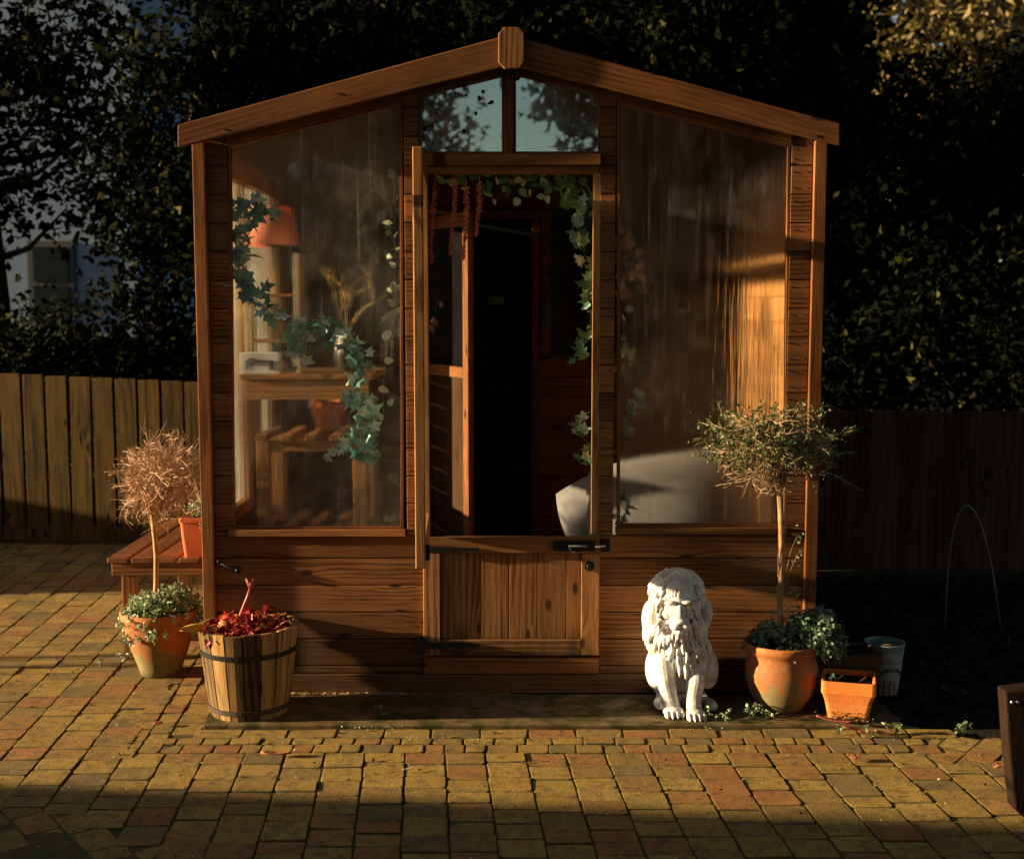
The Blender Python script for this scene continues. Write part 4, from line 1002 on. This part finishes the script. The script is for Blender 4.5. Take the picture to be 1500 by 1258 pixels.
# ---------------------------------------------------------------- things inside the hut
ty = .55
tx0, tx1 = -1.07, P(556, 560, ty)[0]; tz = P(400, 548, ty-.22)[1]
e = empty('table', ((tx0+tx1)/2, ty, .05), 'tall wooden table behind the left steamed window', 'table'); ox, oy, oz = (tx0+tx1)/2, ty, .05
mb = MB(); mb.bx(tx0-ox, tx1-ox, -.24, .24, tz-oz-.022, tz-oz, 0); mb.build('table_top', M_PINE, e, bevel=.004)
mb = MB(); mb.bx(tx0+.02-ox, tx1-.02-ox, -.23, -.205, tz-oz-.1, tz-oz-.024, 0); mb.build('apron', M_PINE, e, bevel=.002)
for x in (tx0+.03, tx1-.07):
    for y in (-.2, .16):
        mb = MB(); mb.bx(x-ox, x+.04-ox, y, y+.04, 0, tz-oz-.024, 2); mb.build('leg', M_INCLAD, e)
# slatted staging under it
sy = .26; sx0, sx1 = P(378, 700, sy)[0], P(537, 700, sy)[0]; sz = P(450, 645, sy)[1]
e = empty('slatted_stand', ((sx0+sx1)/2, sy, .05), 'low slatted wooden stand seen through the foot of the left window', 'shelf'); ox = (sx0+sx1)/2
for x in (sx0, sx1-.05):
    for y in (0, .3):
        mb = MB(); mb.bx(x-ox, x+.05-ox, y-.02, y+.02, 0, sz-.05, 2); mb.build('leg', M_PINE, e, bevel=.003)
for z in (sz-.05, P(450, 778, sy)[1]-.05):
    for y in (0, .3):
        mb = MB(); mb.bx(sx0+.052-ox, sx1-.052-ox, y-.016, y+.016, z-.042, z-.001, 0); mb.build('rail', M_PINE, e, bevel=.002)
    mb = MB()
    for k in range(5):
        cx = sx0+.02+(sx1-sx0-.04)*k/4-ox; mb.bx(cx-.02, cx+.02, -.035, .34, z, z+.024, 1)
    mb.build('slats', M_DOOR, e, bevel=.003)
x, z = P(484, 628, .45); 
e = empty('clay_pot', (x, .43, sz+.025), 'blurred clay pot standing on the slatted stand under the table', 'plant pot')
mb = MB(); mb.lathe([(.045, 0), (.066, .09), (.072, .092), (.072, .118), (.06, .118), (.055, .08)], 28); mb.build('pot', M_TERRA2, e, smooth=True)
# lamp
x, z = P(398, 360, .62)
e = empty('table_lamp', (x, .62, tz), 'small lamp with a red shade and cream foot on the tall table', 'lamp')
z -= tz
mb = MB(); mb.lathe([(.106, z), (.088, z+.155), (.086, z+.155), (.104, z)], 40); mb.build('lamp_shade', (lambda t: t.surf(t.n('MixShader', None, Fac=.4, i1=t.bsdf((.8, .32, .2), .8), i2=t.n('BsdfTranslucent', None, Color=(.8, .25, .12)))))(NT('red_shade')), e, smooth=True)
mb = MB(); mb.lathe([(.07, 0), (.072, .02), (.03, .04), (.022, .1), (.04, .17), (.045, .24), (.02, .33), (.014, z+.02)], 32); mb.build('lamp_base', M_CREAM, e, smooth=True)
# shelf rack on the table
x0, x1 = P(372, 430, .5)[0], P(437, 430, .5)[0]; z1 = P(400, 431, .5)[1]; z2 = P(400, 497, .5)[1]
e = empty('small_rack', ((x0+x1)/2, .47, tz), 'small golden wooden rack on the tall table beneath the lamp shade', 'rack')
mb = MB(); w = (x1-x0)/2; mb.bx(-w, w, -.06, .06, z1-tz-.012, z1-tz, 0); mb.build('shelf', M_PINE, e, bevel=.002); mb = MB(); mb.bx(-w, w, -.06, .06, z2-tz-.012, z2-tz, 0); mb.build('shelf', M_PINE, e, bevel=.002)
for s in (-1, 1):
    mb = MB(); mb.bx(s*w-(.0 if s > 0 else .018), s*w+(.018 if s > 0 else 0), -.06, .06, 0, z1-tz+.16*(s > 0), 2); mb.build('side', M_CREAM, e, bevel=.002)
# white box with a key picture
x0, z0 = P(353, 539, ty-.235); x1, z1 = P(409, 517, ty-.235)
e = empty('key_box', ((x0+x1)/2, ty-.21, tz+.001), 'white box painted with a black key on the tall table', 'box')
mb = MB(); w = (x1-x0)/2; h = z1-tz; mb.bx(-w, w, -.025, .025, 0, h, 0); mb.build('box', M_WHITEBOX, e, bevel=.002)
mb = MB(); yk = -.0262; mb.tube([(-w*.25, yk, h*.6), (w*.72, yk, h*.6)], .0028, 6)
for k in range(12):
    a = k*.5236; b_ = a+.5236; mb.tube([(-w*.42+.014*math.cos(a), yk, h*.6+.012*math.sin(a)), (-w*.42+.014*math.cos(b_), yk, h*.6+.012*math.sin(b_))], .0028, 5)
mb.bx(w*.48, w*.56, yk-.001, yk+.002, h*.18, h*.6); mb.bx(w*.6, w*.68, yk-.001, yk+.002, h*.2, h*.6); mb.bx(-w*.72, -w*.68, yk-.001, yk+.002, h*.25, h*.65); mb.build('key_picture', M_INK, e)
# dried branches in a vase
x, z = P(508, 548, .58)
e = empty('branch_vase', (x, .6, tz), 'dark vase of bare golden branches on the tall table', 'vase')
mb = MB(); mb.lathe([(.035, 0), (.05, .05), (.045, .12), (.025, .16), (.03, .18), (.02, .17)], 28); mb.build('vase', plain('dark_vase', (.05, .045, .04), .3), e, smooth=True)
mb = MB()
def br(p, d, L, r, lv):
    q = [Vector(p)]; d = Vector(d)
    for k in range(4): d = (d+Vector((random.gauss(0, .16), random.gauss(0, .16), .03))).normalized(); q.append(q[-1]+d*L/4)
    mb.tube(q, [r, r*.9, r*.8, r*.7, r*.5], 5)
    if lv:
        for s in (-1, 1): br(q[random.choice((2, 3, 4))], d+Vector((s*random.uniform(.4, .8), random.gauss(0, .3), 0)), L*.6, r*.65, lv-1)
for k in range(4): br((0, 0, .16), (-.6+.35*k, random.gauss(0, .2), 1), .18, .0032, 2)
mb.build('branches', plain('golden_twig', (.6, .4, .15), .6), e, smooth=True)
# daybed and big cushion on the right
e = empty('daybed', (.72, .62, .05), 'wooden daybed along the right wall inside the summerhouse', 'daybed')
mb = MB(); mb.bx(-.4, .36, -.5, .75, .34, .42, 1); mb.build('mattress', plain('dark_mattress', (.1, .07, .05), .9), e, bevel=.02)
mb = MB(); mb.bx(-.42, .37, -.52, .78, .24, .335, 1); mb.build('bed_frame', M_INCLAD, e, bevel=.004)
for x in (-.4, .3):
    for y in (-.5, .7):
        mb = MB(); mb.bx(x, x+.05, y, y+.05, 0, .239, 2); mb.build('leg', M_INCLAD, e)
def cushion(name, c, d, rot, label, puff=1.0):
    n = 18; vs, fs = [], []
    for s in (-1, 1):
        for i in range(n+1):
            for j in range(n+1):
                u_, v_ = 2*i/n-1, 2*j/n-1; h = ((1-u_**2)*(1-v_**2))**.5*puff; k = 1
                wr = .06*math.sin(6*u_+4*v_)*math.sin(5*v_)*h
                vs.append((u_*(1-.12*v_*v_)*d[0]/2, s*(h*d[1]/2*(1+wr)+.001), v_*(1-.12*u_*u_)*d[2]/2))
    m = (n+1)**2
    for s in (0, 1):
        for i in range(n):
            for j in range(n):
                a = s*m+i*(n+1)+j; f = (a, a+1, a+n+2, a+n+1); fs.append(f if s else f[::-1])
    o = MB().add(vs, fs).build(name, M_FABRIC, None, smooth=True); o.location = c; o.rotation_euler = rot; tag(o, label, 'cushion')
cushion('cushion', (.68, .37, .60), (.76, .18, .56), (R(-14), R(-9), R(4)), 'big white cushion behind the foot of the right window')
cushion('cushion', (.43, .56, .60), (.46, .2, .36), (R(-6), R(-22), R(2)), 'smaller grey white cushion showing in the open doorway')
# little label glimpsed in the dark back room
x, z = P(727, 446, 1.9); mb = MB(); mb.bx(-.04, .04, -.01, .01, 0, .04); o = mb.build('small_tin', plain('dull_tin', (.5, .48, .34), .7)); o.location = (x, 1.85, z)
tag(o, 'small pale tin on a shelf in the dark back room', 'tin')
mb = MB(); mb.bx(-.4, .4, -.09, .09, -.02, 0, 0); o = mb.build('wall_shelf', M_INSIDE); o.location = (x+.1, 1.88, z-.001); tag(o, 'dark shelf across the back room behind the inner doorway', 'shelf')
# ---------------------------------------------------------------- garlands
def garland(name, label, paths, y, mat, tpl, sz, dens, spread, e=None, grp='garlands of leaves'):
    """paths: list of pixel polylines, hung at depth y behind the front"""
    allp = []; V = MB()
    first = P(*paths[0][0][:2], y); base = Vector((first[0], y, first[1]))
    for path in paths:
        w = [Vector((P(u, v, y)[0], y+random.gauss(0, .006), P(u, v, y)[1]))-base for u, v in path]
        dense = []
        for a, b in zip(w[:-1], w[1:]):
            m = max(2, int((b-a).length/.025))
            dense += [a.lerp(b, k/m)+Vector((random.gauss(0, .004), random.gauss(0, .006), random.gauss(0, .004))) for k in range(m)]
        dense.append(w[-1]); V.tube(dense, .0018, 4, False)
        L = sum((b-a).length for a, b in zip(w[:-1], w[1:]))
        for k in range(max(3, int(L*dens))):
            p = random.choice(dense); allp.append((p.x+random.gauss(0, spread), p.y+random.gauss(0, spread*.6), p.z+random.gauss(0, spread)))
    e = empty(name, base, label, 'garland', grp); V.build('vine', M_BOX, e)
    n = len(allp); scatter('leaves', tpl, np.array(allp), rng.uniform(sz[0], sz[1], n), mat, e, np.tile([.0, -1.0, .35], (n, 1)), .55)
    return e, base
garland('ivy_garland', 'blue-green ivy garland trailing across the left steamed window', [[(345, 296), (362, 318), (346, 350), (350, 395), (372, 436), (408, 462), (440, 484), (470, 478), (515, 505), (528, 540), (520, 570), (538, 602), (536, 640), (548, 672)], [(372, 312), (392, 296), (412, 300)], [(536, 640), (506, 652), (482, 668)], [(425, 500), (424, 540)]], .038, M_IVY, IVY, (.028, .062), 150, .017)
garland('ivy_garland', 'pale leaf garland hanging down the right edge of the left window', [[(578, 262), (572, 330), (583, 400), (570, 470), (580, 540)]], .12, M_HERB2, OVAL, (.03, .05), 40, .018)
def discs(paths, y, n, label, sz=(.03, .045)):
    pts = []; V = MB(); b = P(*paths[0], y)
    w = [Vector((P(u, v, y)[0]-b[0], 0, P(u, v, y)[1]-b[1])) for u, v in paths]; V.tube(w, .001, 4)
    for k in range(n):
        t = k/(n-1)*(len(w)-1); i = min(int(t), len(w)-2); p = w[i].lerp(w[i+1], t-i); pts.append((p.x+random.gauss(0, .012), random.gauss(0, .012), p.z))
    e = empty('seed_disc_string', (b[0], y, b[1]), label, 'garland', 'strings of seed discs'); V.build('thread', M_BOX, e)
    for q in pts: scatter('disc', DISC, np.array([q]), rng.uniform(sz[0], sz[1], 1), M_DISC, e, np.array([[0, -1., .1]]), .7)
discs([(572, 455), (566, 520), (560, 575), (562, 612)], .07, 6, 'string of pale round seed discs low in the left window')
discs([(912, 352), (926, 395), (918, 450), (920, 470)], .07, 6, 'string of pale round seed discs at the edge of the right window')
discs([(735, 262), (728, 292), (757, 262), (758, 296)], .09, 4, 'few pale seed discs hanging under the transom', (.022, .036))
garland('leaf_garland', 'thick green leaf garland bunched in the top right of the doorway', [[(640, 262), (690, 258), (740, 262), (800, 262), (836, 290), (862, 320)], [(805, 268), (845, 262), (868, 300)], [(820, 290), (850, 305)]], .1, M_GARL, OVAL, (.032, .06), 120, .024)
garland('leaf_garland', 'ivy garland hanging down the right jamb of the open doorway', [[(862, 300), (850, 355), (866, 400), (862, 450), (866, 480), (848, 515)], [(842, 625), (864, 650), (858, 668)]], .06, M_IVY2, IVY, (.026, .05), 120, .015)
garland('ivy_garland', 'dark ivy garland down the left edge of the right steamed window', [[(912, 500), (922, 560), (930, 590), (920, 625)], [(908, 735), (920, 750), (908, 765)]], .06, M_IVY, IVY, (.03, .05), 80, .018)
garland('flower_garland', 'pink flower cluster beside the left jamb of the open doorway', [[(636, 430), (640, 478)]], .12, leafmat('pink_flower', [(0, (.3, .12, .12)), (1, (.5, .3, .3))], .2), OVAL, (.02, .035), 60, .012)
garland('flower_garland', 'blush flower cluster behind the left edge of the right window', [[(910, 358), (926, 385), (914, 415)]], .05, leafmat('blush_flower', [(0, (.5, .3, .22)), (1, (.75, .6, .5))], .3), OVAL, (.035, .06), 320, .02)
garland('gable_foliage', 'dark leafy sprigs pressed behind the left gable pane', [[(618, 205), (640, 180), (628, 150)], [(640, 215), (680, 190), (725, 215)], [(660, 140), (700, 150), (735, 135)], [(680, 190), (672, 160)], [(625, 140), (665, 128)]], .035, M_TREE, OVAL, (.014, .03), 170, .018)
garland('gable_foliage', 'dim leafy sprigs behind the right gable pane', [[(760, 130), (800, 120)], [(790, 215), (830, 195), (868, 218)], [(845, 200), (866, 170)], [(770, 200), (860, 190)]], .05, M_HERB2, OVAL, (.014, .03), 150, .02)
garland('flower_garland', 'salmon pink blooms behind the left gable pane', [[(655, 205), (690, 195), (715, 185)], [(690, 195), (685, 175)]], .12, leafmat('salmon_flower', [(0, (.5, .15, .08)), (1, (.85, .4, .28))], .4), OVAL, (.03, .06), 220, .022)
# hanging amaranth strands
for (u, v0, v1, dk, lb) in ((636, 252, 386, 0, 'brownish amaranth strand nearest the open upper door'), (666, 252, 372, .5, 'thickest crimson amaranth strand, second from the open upper door'), (684, 262, 380, .2, 'pale pink amaranth strand between the crimson one and the shortest one'), (703, 258, 346, .6, 'shortest red amaranth strand, farthest right under the transom')):
    y = -.0+.03; x, z1 = P(u, v0, y); z0 = P(u, v1, y)[1]; L = z1-z0
    e = empty('amaranth_strand', (x, y, z1), lb, 'hanging flower', 'amaranth strands hanging in the doorway')
    pts = []; core = []
    for k in range(12): t = k/11; core.append((.004*math.sin(t*5+u)-.012*t, 0, -L*t))
    mb = MB(); mb.tube(core, .0015, 5); mb.build('thread', M_AMAR, e)
    n = 420
    t = rng.uniform(.1, 1, n)**.9; rr = .0095*(1-t)**.35*(1+.25*np.sin(t*70)); an = rng.uniform(0, 6.28, n)
    pts = np.stack([.004*np.sin(t*5+u)-.012*t+rr*np.cos(an)*.7, rr*np.sin(an)*.7, -L*t], 1)
    scatter('florets', OVAL, pts, rng.uniform(.006, .011, n), M_AMAR, e, cvar=np.clip(rng.random(n)*(1-dk*.6), 0, 1))
# ---------------------------------------------------------------- trees behind the fences
def tree(name, x, y, h, rx, ry, zc, rz, n, nclump, lsz, mat, label, cat='tree', grp='trees behind the fences', trunk=.12, keep=None, sig=.12, branches=14):
    e = empty(name, (x, y, -.03), label, cat, grp); T = MB()
    T.tube([(0, 0, 0), (.05, 0, zc*.5), (-.05, .05, zc), (0, 0, min(h, zc+rz*.7))], [trunk, trunk*.8, trunk*.55, trunk*.2], 9)
    cl = []
    for k in range(nclump):
        d = rng.normal(size=3); d /= np.linalg.norm(d); r = rng.random()**.4
        cl.append((d[0]*rx*r, d[1]*ry*r, zc+d[2]*rz*r))
    for c in cl[:branches]:
        a = Vector((0, 0, max(.3, min(zc, c[2]-.4)))); b = Vector(c); m = (a+b)/2+Vector((0, 0, -.1))
        T.tube([a, m, b], [trunk*.3, trunk*.16, trunk*.05], 6)
    T.build('trunk', M_BARK, e, smooth=True)
    cl = np.array(cl); idx = rng.integers(0, nclump, n); p = cl[idx]+rng.normal(0, sig, (n, 3)); p[:, 2] = np.maximum(p[:, 2], .05)
    if keep is not None:
        w = p+np.array([x, y, 0]); p = p[keep(w)]
    scatter('crown', LEAF4, p, rng.uniform(lsz[0], lsz[1], len(p)), mat, e); return e
# openings through which the house and the sunlit tree show are places where the crowns are thin
def thin(w):
    t = w[:, 1]-CAMY; u = 750+F*w[:, 0]/t; v = 629-F*np.tan(np.arctan2(w[:, 2]-CAMZ, t)+PITCH)
    k = np.ones(len(w), bool); r = rng.random(len(w))
    def hole(cu, cv, ru, rv, f): 
        nonlocal k
        d = ((u-cu)/ru)**2+((v-cv)/rv)**2; k &= ~((d < 1) & (r < f))
    return k
def T_(u, y): return (u-750)/F*(y-CAMY)
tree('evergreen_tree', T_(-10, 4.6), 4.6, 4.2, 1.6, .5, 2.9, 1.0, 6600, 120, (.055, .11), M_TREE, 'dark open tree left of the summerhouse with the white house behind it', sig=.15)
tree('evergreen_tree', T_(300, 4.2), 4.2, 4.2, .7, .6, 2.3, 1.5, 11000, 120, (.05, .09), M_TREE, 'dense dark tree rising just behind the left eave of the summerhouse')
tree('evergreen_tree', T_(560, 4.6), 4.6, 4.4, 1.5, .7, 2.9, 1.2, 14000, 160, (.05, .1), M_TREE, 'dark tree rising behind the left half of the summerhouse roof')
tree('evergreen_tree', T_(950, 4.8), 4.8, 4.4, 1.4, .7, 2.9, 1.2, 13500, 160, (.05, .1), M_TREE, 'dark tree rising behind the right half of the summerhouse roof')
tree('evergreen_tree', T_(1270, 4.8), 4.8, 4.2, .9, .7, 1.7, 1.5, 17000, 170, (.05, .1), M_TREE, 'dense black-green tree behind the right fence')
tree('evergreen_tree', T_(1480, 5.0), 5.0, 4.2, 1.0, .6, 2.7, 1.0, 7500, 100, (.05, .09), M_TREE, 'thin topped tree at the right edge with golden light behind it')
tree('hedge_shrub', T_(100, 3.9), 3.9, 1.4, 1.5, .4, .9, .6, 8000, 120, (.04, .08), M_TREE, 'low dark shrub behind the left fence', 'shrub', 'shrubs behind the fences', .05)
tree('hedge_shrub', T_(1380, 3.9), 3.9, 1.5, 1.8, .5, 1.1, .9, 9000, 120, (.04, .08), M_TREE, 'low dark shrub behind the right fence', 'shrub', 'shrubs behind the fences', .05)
# far wood that closes the view
def wood_mass(name, x0, x1, y, z1, n, mat, sz=(.16, .32)):
    p = np.stack([rng.uniform(x0, x1, n), rng.normal(y, .45, n), rng.uniform(0, z1, n)], 1)
    o = scatter(name, LEAF4, p, rng.uniform(sz[0], sz[1], n), mat); return tag(o, kind='stuff')
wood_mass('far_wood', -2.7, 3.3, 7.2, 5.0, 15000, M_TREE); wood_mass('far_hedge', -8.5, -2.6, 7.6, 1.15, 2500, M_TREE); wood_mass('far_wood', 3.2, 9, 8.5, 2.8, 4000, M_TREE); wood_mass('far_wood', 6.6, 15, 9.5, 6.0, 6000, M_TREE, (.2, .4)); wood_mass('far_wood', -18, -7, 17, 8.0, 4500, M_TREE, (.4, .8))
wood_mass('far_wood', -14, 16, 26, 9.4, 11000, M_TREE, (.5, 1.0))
# sunlit tree far right
tree('golden_tree', T_(1425, 9.2), 9.2, 6, 1.3, .9, 3.7, 1.3, 6000, 70, (.08, .16), M_LIT, 'distant sunlit golden tree showing through the dark leaves on the right', 'tree', 'far trees', .15, sig=.3)
# ---------------------------------------------------------------- white house behind the trees on the left
M_RENDER = plain('house_render', (.19, .26, .35), .9, .2, bump=.3, bs=40, mott=.08)
def house(name, x0, x1, y0, y1, h, label, wins, face='y', mat=M_RENDER):
    e = empty(name, ((x0+x1)/2, y0, -.03), label, 'house'); cx = (x0+x1)/2
    m = MB(); m.bx(x0-cx, x1-cx, 0, y1-y0, 0, h); m.build('wall', mat, e)
    m = MB(); m.plate([(x0-cx-.25, h+.001), (x1-cx+.25, h+.001), (0, h+(x1-x0)*.22)], -.25, y1-y0+.25); m.build('roof', plain(name+'_slate', (.07, .075, .08), .8), e)
    for (wx, wz, w, hh) in wins:
        f = MB(); f.bx(wx-cx-.07, wx-cx+w+.07, -.03, .05, wz-.07, wz+hh+.07); fr = f.build('window', plain('window_white', (.05, .055, .05), .5), e)
        f = MB(); f.bx(wx-cx, wx-cx+w, -.045, -.035, wz, wz+hh*.48); f.bx(wx-cx, wx-cx+w, -.045, -.035, wz+hh*.53, wz+hh); f.build('pane', plain('dark_pane', (.02, .03, .03), .08, .8), fr)
hx0, hx1 = T_(-260, 10), T_(205, 10); wx = T_(56, 10)
zt_ = lambda v: CAMZ+(10-CAMY)*math.tan(math.atan((629-v)/F)-PITCH)
house('white_house', hx0, hx1, 10, 15, 5.6, 'white house with a dark window behind the trees on the left', [(wx, zt_(470)+.03, T_(106, 10)-wx, zt_(362)-zt_(470))])
# unseen block added on the left, sloped to shape the front shadow
e = empty('shadow_block', (-6.0, -3.0, -.03), 'unseen steep-sided block added beyond the left edge to cast the front paving shadow', 'shadow caster')
m = MB(); prof = [(2.6, 0), (1.344, 1.37), (-.6, 3.5), (-6, 3.5), (-6, 0)]
m.add([(xx, yy, zz) for xx in (0, -3) for yy, zz in prof], [(0, 1, 2, 3, 4), (9, 8, 7, 6, 5)]+[(i, i+5, (i+1) % 5+5, (i+1) % 5) for i in range(5)]); m.build('block_body', M_RENDER, e)
# unseen evergreen added on the left to keep sun off the back trees
tree('evergreen_tree', -6.8, 5.2, 4.8, .8, 1.15, 2.7, 2.3, 22000, 160, (.1, .18), M_TREE, 'tall dark evergreen added out of view on the left to shade the back trees', 'tree', 'trees behind the fences', .15, sig=.2)
e = empty('shade_wall', (-6.2, 2.83, -.03), 'low rendered wall added out of view on the left to shade the back of the yard', 'wall')  # unseen wall added to shade the ground by the left fence
m = MB(); m.bx(-.12, .12, -1.42, 3, 0, .8); m.build('wall_face', M_RENDER, e); m = MB(); m.bx(-.16, .16, -1.44, 3.02, .801, .84); m.build('coping', M_BARK, e, bevel=.01)
# two slim posts out of frame whose shadows fall beside the bench
for (yy, hh, lb) in ((.33, .66, 'nearer slim garden stake left of the bench'), (.2, .6, 'farther slim garden stake left of the bench')):
    m = MB(); m.bx(-.02, .02, -.014, .014, 0, hh, 2); o = m.build('garden_stake', M_POST, None, bevel=.003); o.location = (-4.6, yy, -.03); tag(o, lb, 'stake', 'slim stakes left of the bench')
# trees and hedge added behind the camera for their reflections in the panes
tree('garden_tree', -2.2, -11, 5, 2.2, 1, 2.6, 2.0, 7000, 60, (.12, .25), M_TREE, 'unseen leafy tree added behind the viewpoint for pane reflections', 'tree', 'trees added for reflections', .15, sig=.3)
tree('garden_tree', 3.4, -11.5, 6, 2.6, 1, 3.4, 2.6, 10000, 60, (.12, .25), M_TREE, 'unseen broad dark tree added behind the viewpoint for pane reflections', 'tree', 'trees added for reflections', .15, sig=.3)
wood_mass('unseen_hedge', -9, 9, -13, 3.0, 7000, M_TREE)
tree('garden_tree', 1.5, -9.6, 5, 1.2, .8, 3.7, 1.1, 4500, 50, (.1, .2), M_TREE, 'dense small tree added behind the viewpoint to darken the right gable reflection', 'tree', 'trees added for reflections', .1, sig=.2)
tree('garden_tree', -1.3, -8.2, 5, .9, .5, 3.3, .8, 900, 30, (.07, .14), M_TREE, 'loose leafy small tree added behind the viewpoint to break up the left gable reflection', 'tree', 'trees added for reflections', .06, sig=.2)
N = 5000; pos = np.stack([rng.uniform(1.45, 4.5, N), rng.uniform(-.3, 2.0, N), -.03+np.abs(rng.normal(0, .025, N))], 1); pos = pos[pos[:, 1] > -.3-.5*(pos[:, 0]-1.42)]
tag(scatter('ground_cover', OVAL, pos, rng.uniform(.015, .04, len(pos)), M_TREE, nrm=np.tile([0, 0, 1.], (len(pos), 1)), jit=.7), kind='stuff')
for (x, y, h, z, r, n) in ((-1.5, -9.5, 11, 7.2, 3.2, 5000), (4.2, -8, 10, 6.8, 3.0, 5000), (6.2, -2.5, 9, 4.6, 2.6, 5500), (7.6, 3.5, 10, 5.2, 2.6, 5500), (0.5, 8.5, 13, 9.6, 3.2, 4500), (-4.2, -4.6, 10, 8.6, 3.4, 5000), (4.0, -4.8, 11, 8.8, 3.6, 5500), (1.0, -6.2, 13, 11, 3.6, 5500)):  # unseen crowns added to cut the sky light on the yard
    tree('garden_tree', x, y, h, r, r*.9, z, r*.8, n, 60, (.3, .55), M_TREE, 'tall dark tree outside the picture that shades the yard from the open sky', 'tree', 'tall trees round the yard', .2, sig=.45)
# ---------------------------------------------------------------- light, sky, camera
SUN_EL, SUN_AZ_DX, SUN_AZ_DY = 10.3, 1.0, .07
d = Vector((SUN_AZ_DX, SUN_AZ_DY, 0)).normalized()*math.cos(R(SUN_EL)); d.z = -math.sin(R(SUN_EL))
L = bpy.data.lights.new('sun', 'SUN'); L.energy = 5.0; L.angle = R(.9); L.color = (1, .74, .42)
so_ = bpy.data.objects.new('sun', L); col.objects.link(so_); so_.rotation_euler = d.to_track_quat('-Z', 'Y').to_euler(); so_.location = (-8, 0, 8)
W = bpy.data.worlds.new('World'); sc.world = W; W.use_nodes = True; nt = W.node_tree
sky = nt.nodes.new('ShaderNodeTexSky'); sky.sky_type = 'NISHITA'; sky.sun_disc = False; sky.sun_elevation = R(SUN_EL)
# direction towards the sun = -d ; rotation 0 = +Y, measured clockwise
sky.sun_rotation = math.atan2(-d.x, -d.y)
bg = nt.nodes['Background']; nt.links.new(sky.outputs[0], bg.inputs[0]); bg.inputs[1].default_value = .05
cam = bpy.data.cameras.new('camera'); co = bpy.data.objects.new('camera', cam); col.objects.link(co)
co.location = (0, CAMY, CAMZ); co.rotation_euler = (math.pi/2-PITCH, 0, 0); cam.sensor_width = 36; cam.lens = F/1500*36; cam.clip_end = 400; cam.clip_start = .05
cam.dof.use_dof = True; cam.dof.focus_distance = 4.35; cam.dof.aperture_fstop = 2.8
sc.camera = co
sc.view_settings.view_transform = 'Standard'; sc.view_settings.look = 'None'; sc.view_settings.exposure = 1.75; sc.view_settings.gamma = 1
sc.render.engine = 'CYCLES'; sc.cycles.use_denoising = True; sc.cycles.max_bounces = 10; sc.cycles.transparent_max_bounces = 16; sc.cycles.transmission_bounces = 10
sc.cycles.caustics_reflective = False; sc.cycles.caustics_refractive = True; sc.cycles.sample_clamp_indirect = 8
sc.render.resolution_x, sc.render.resolution_y = 1024, 858
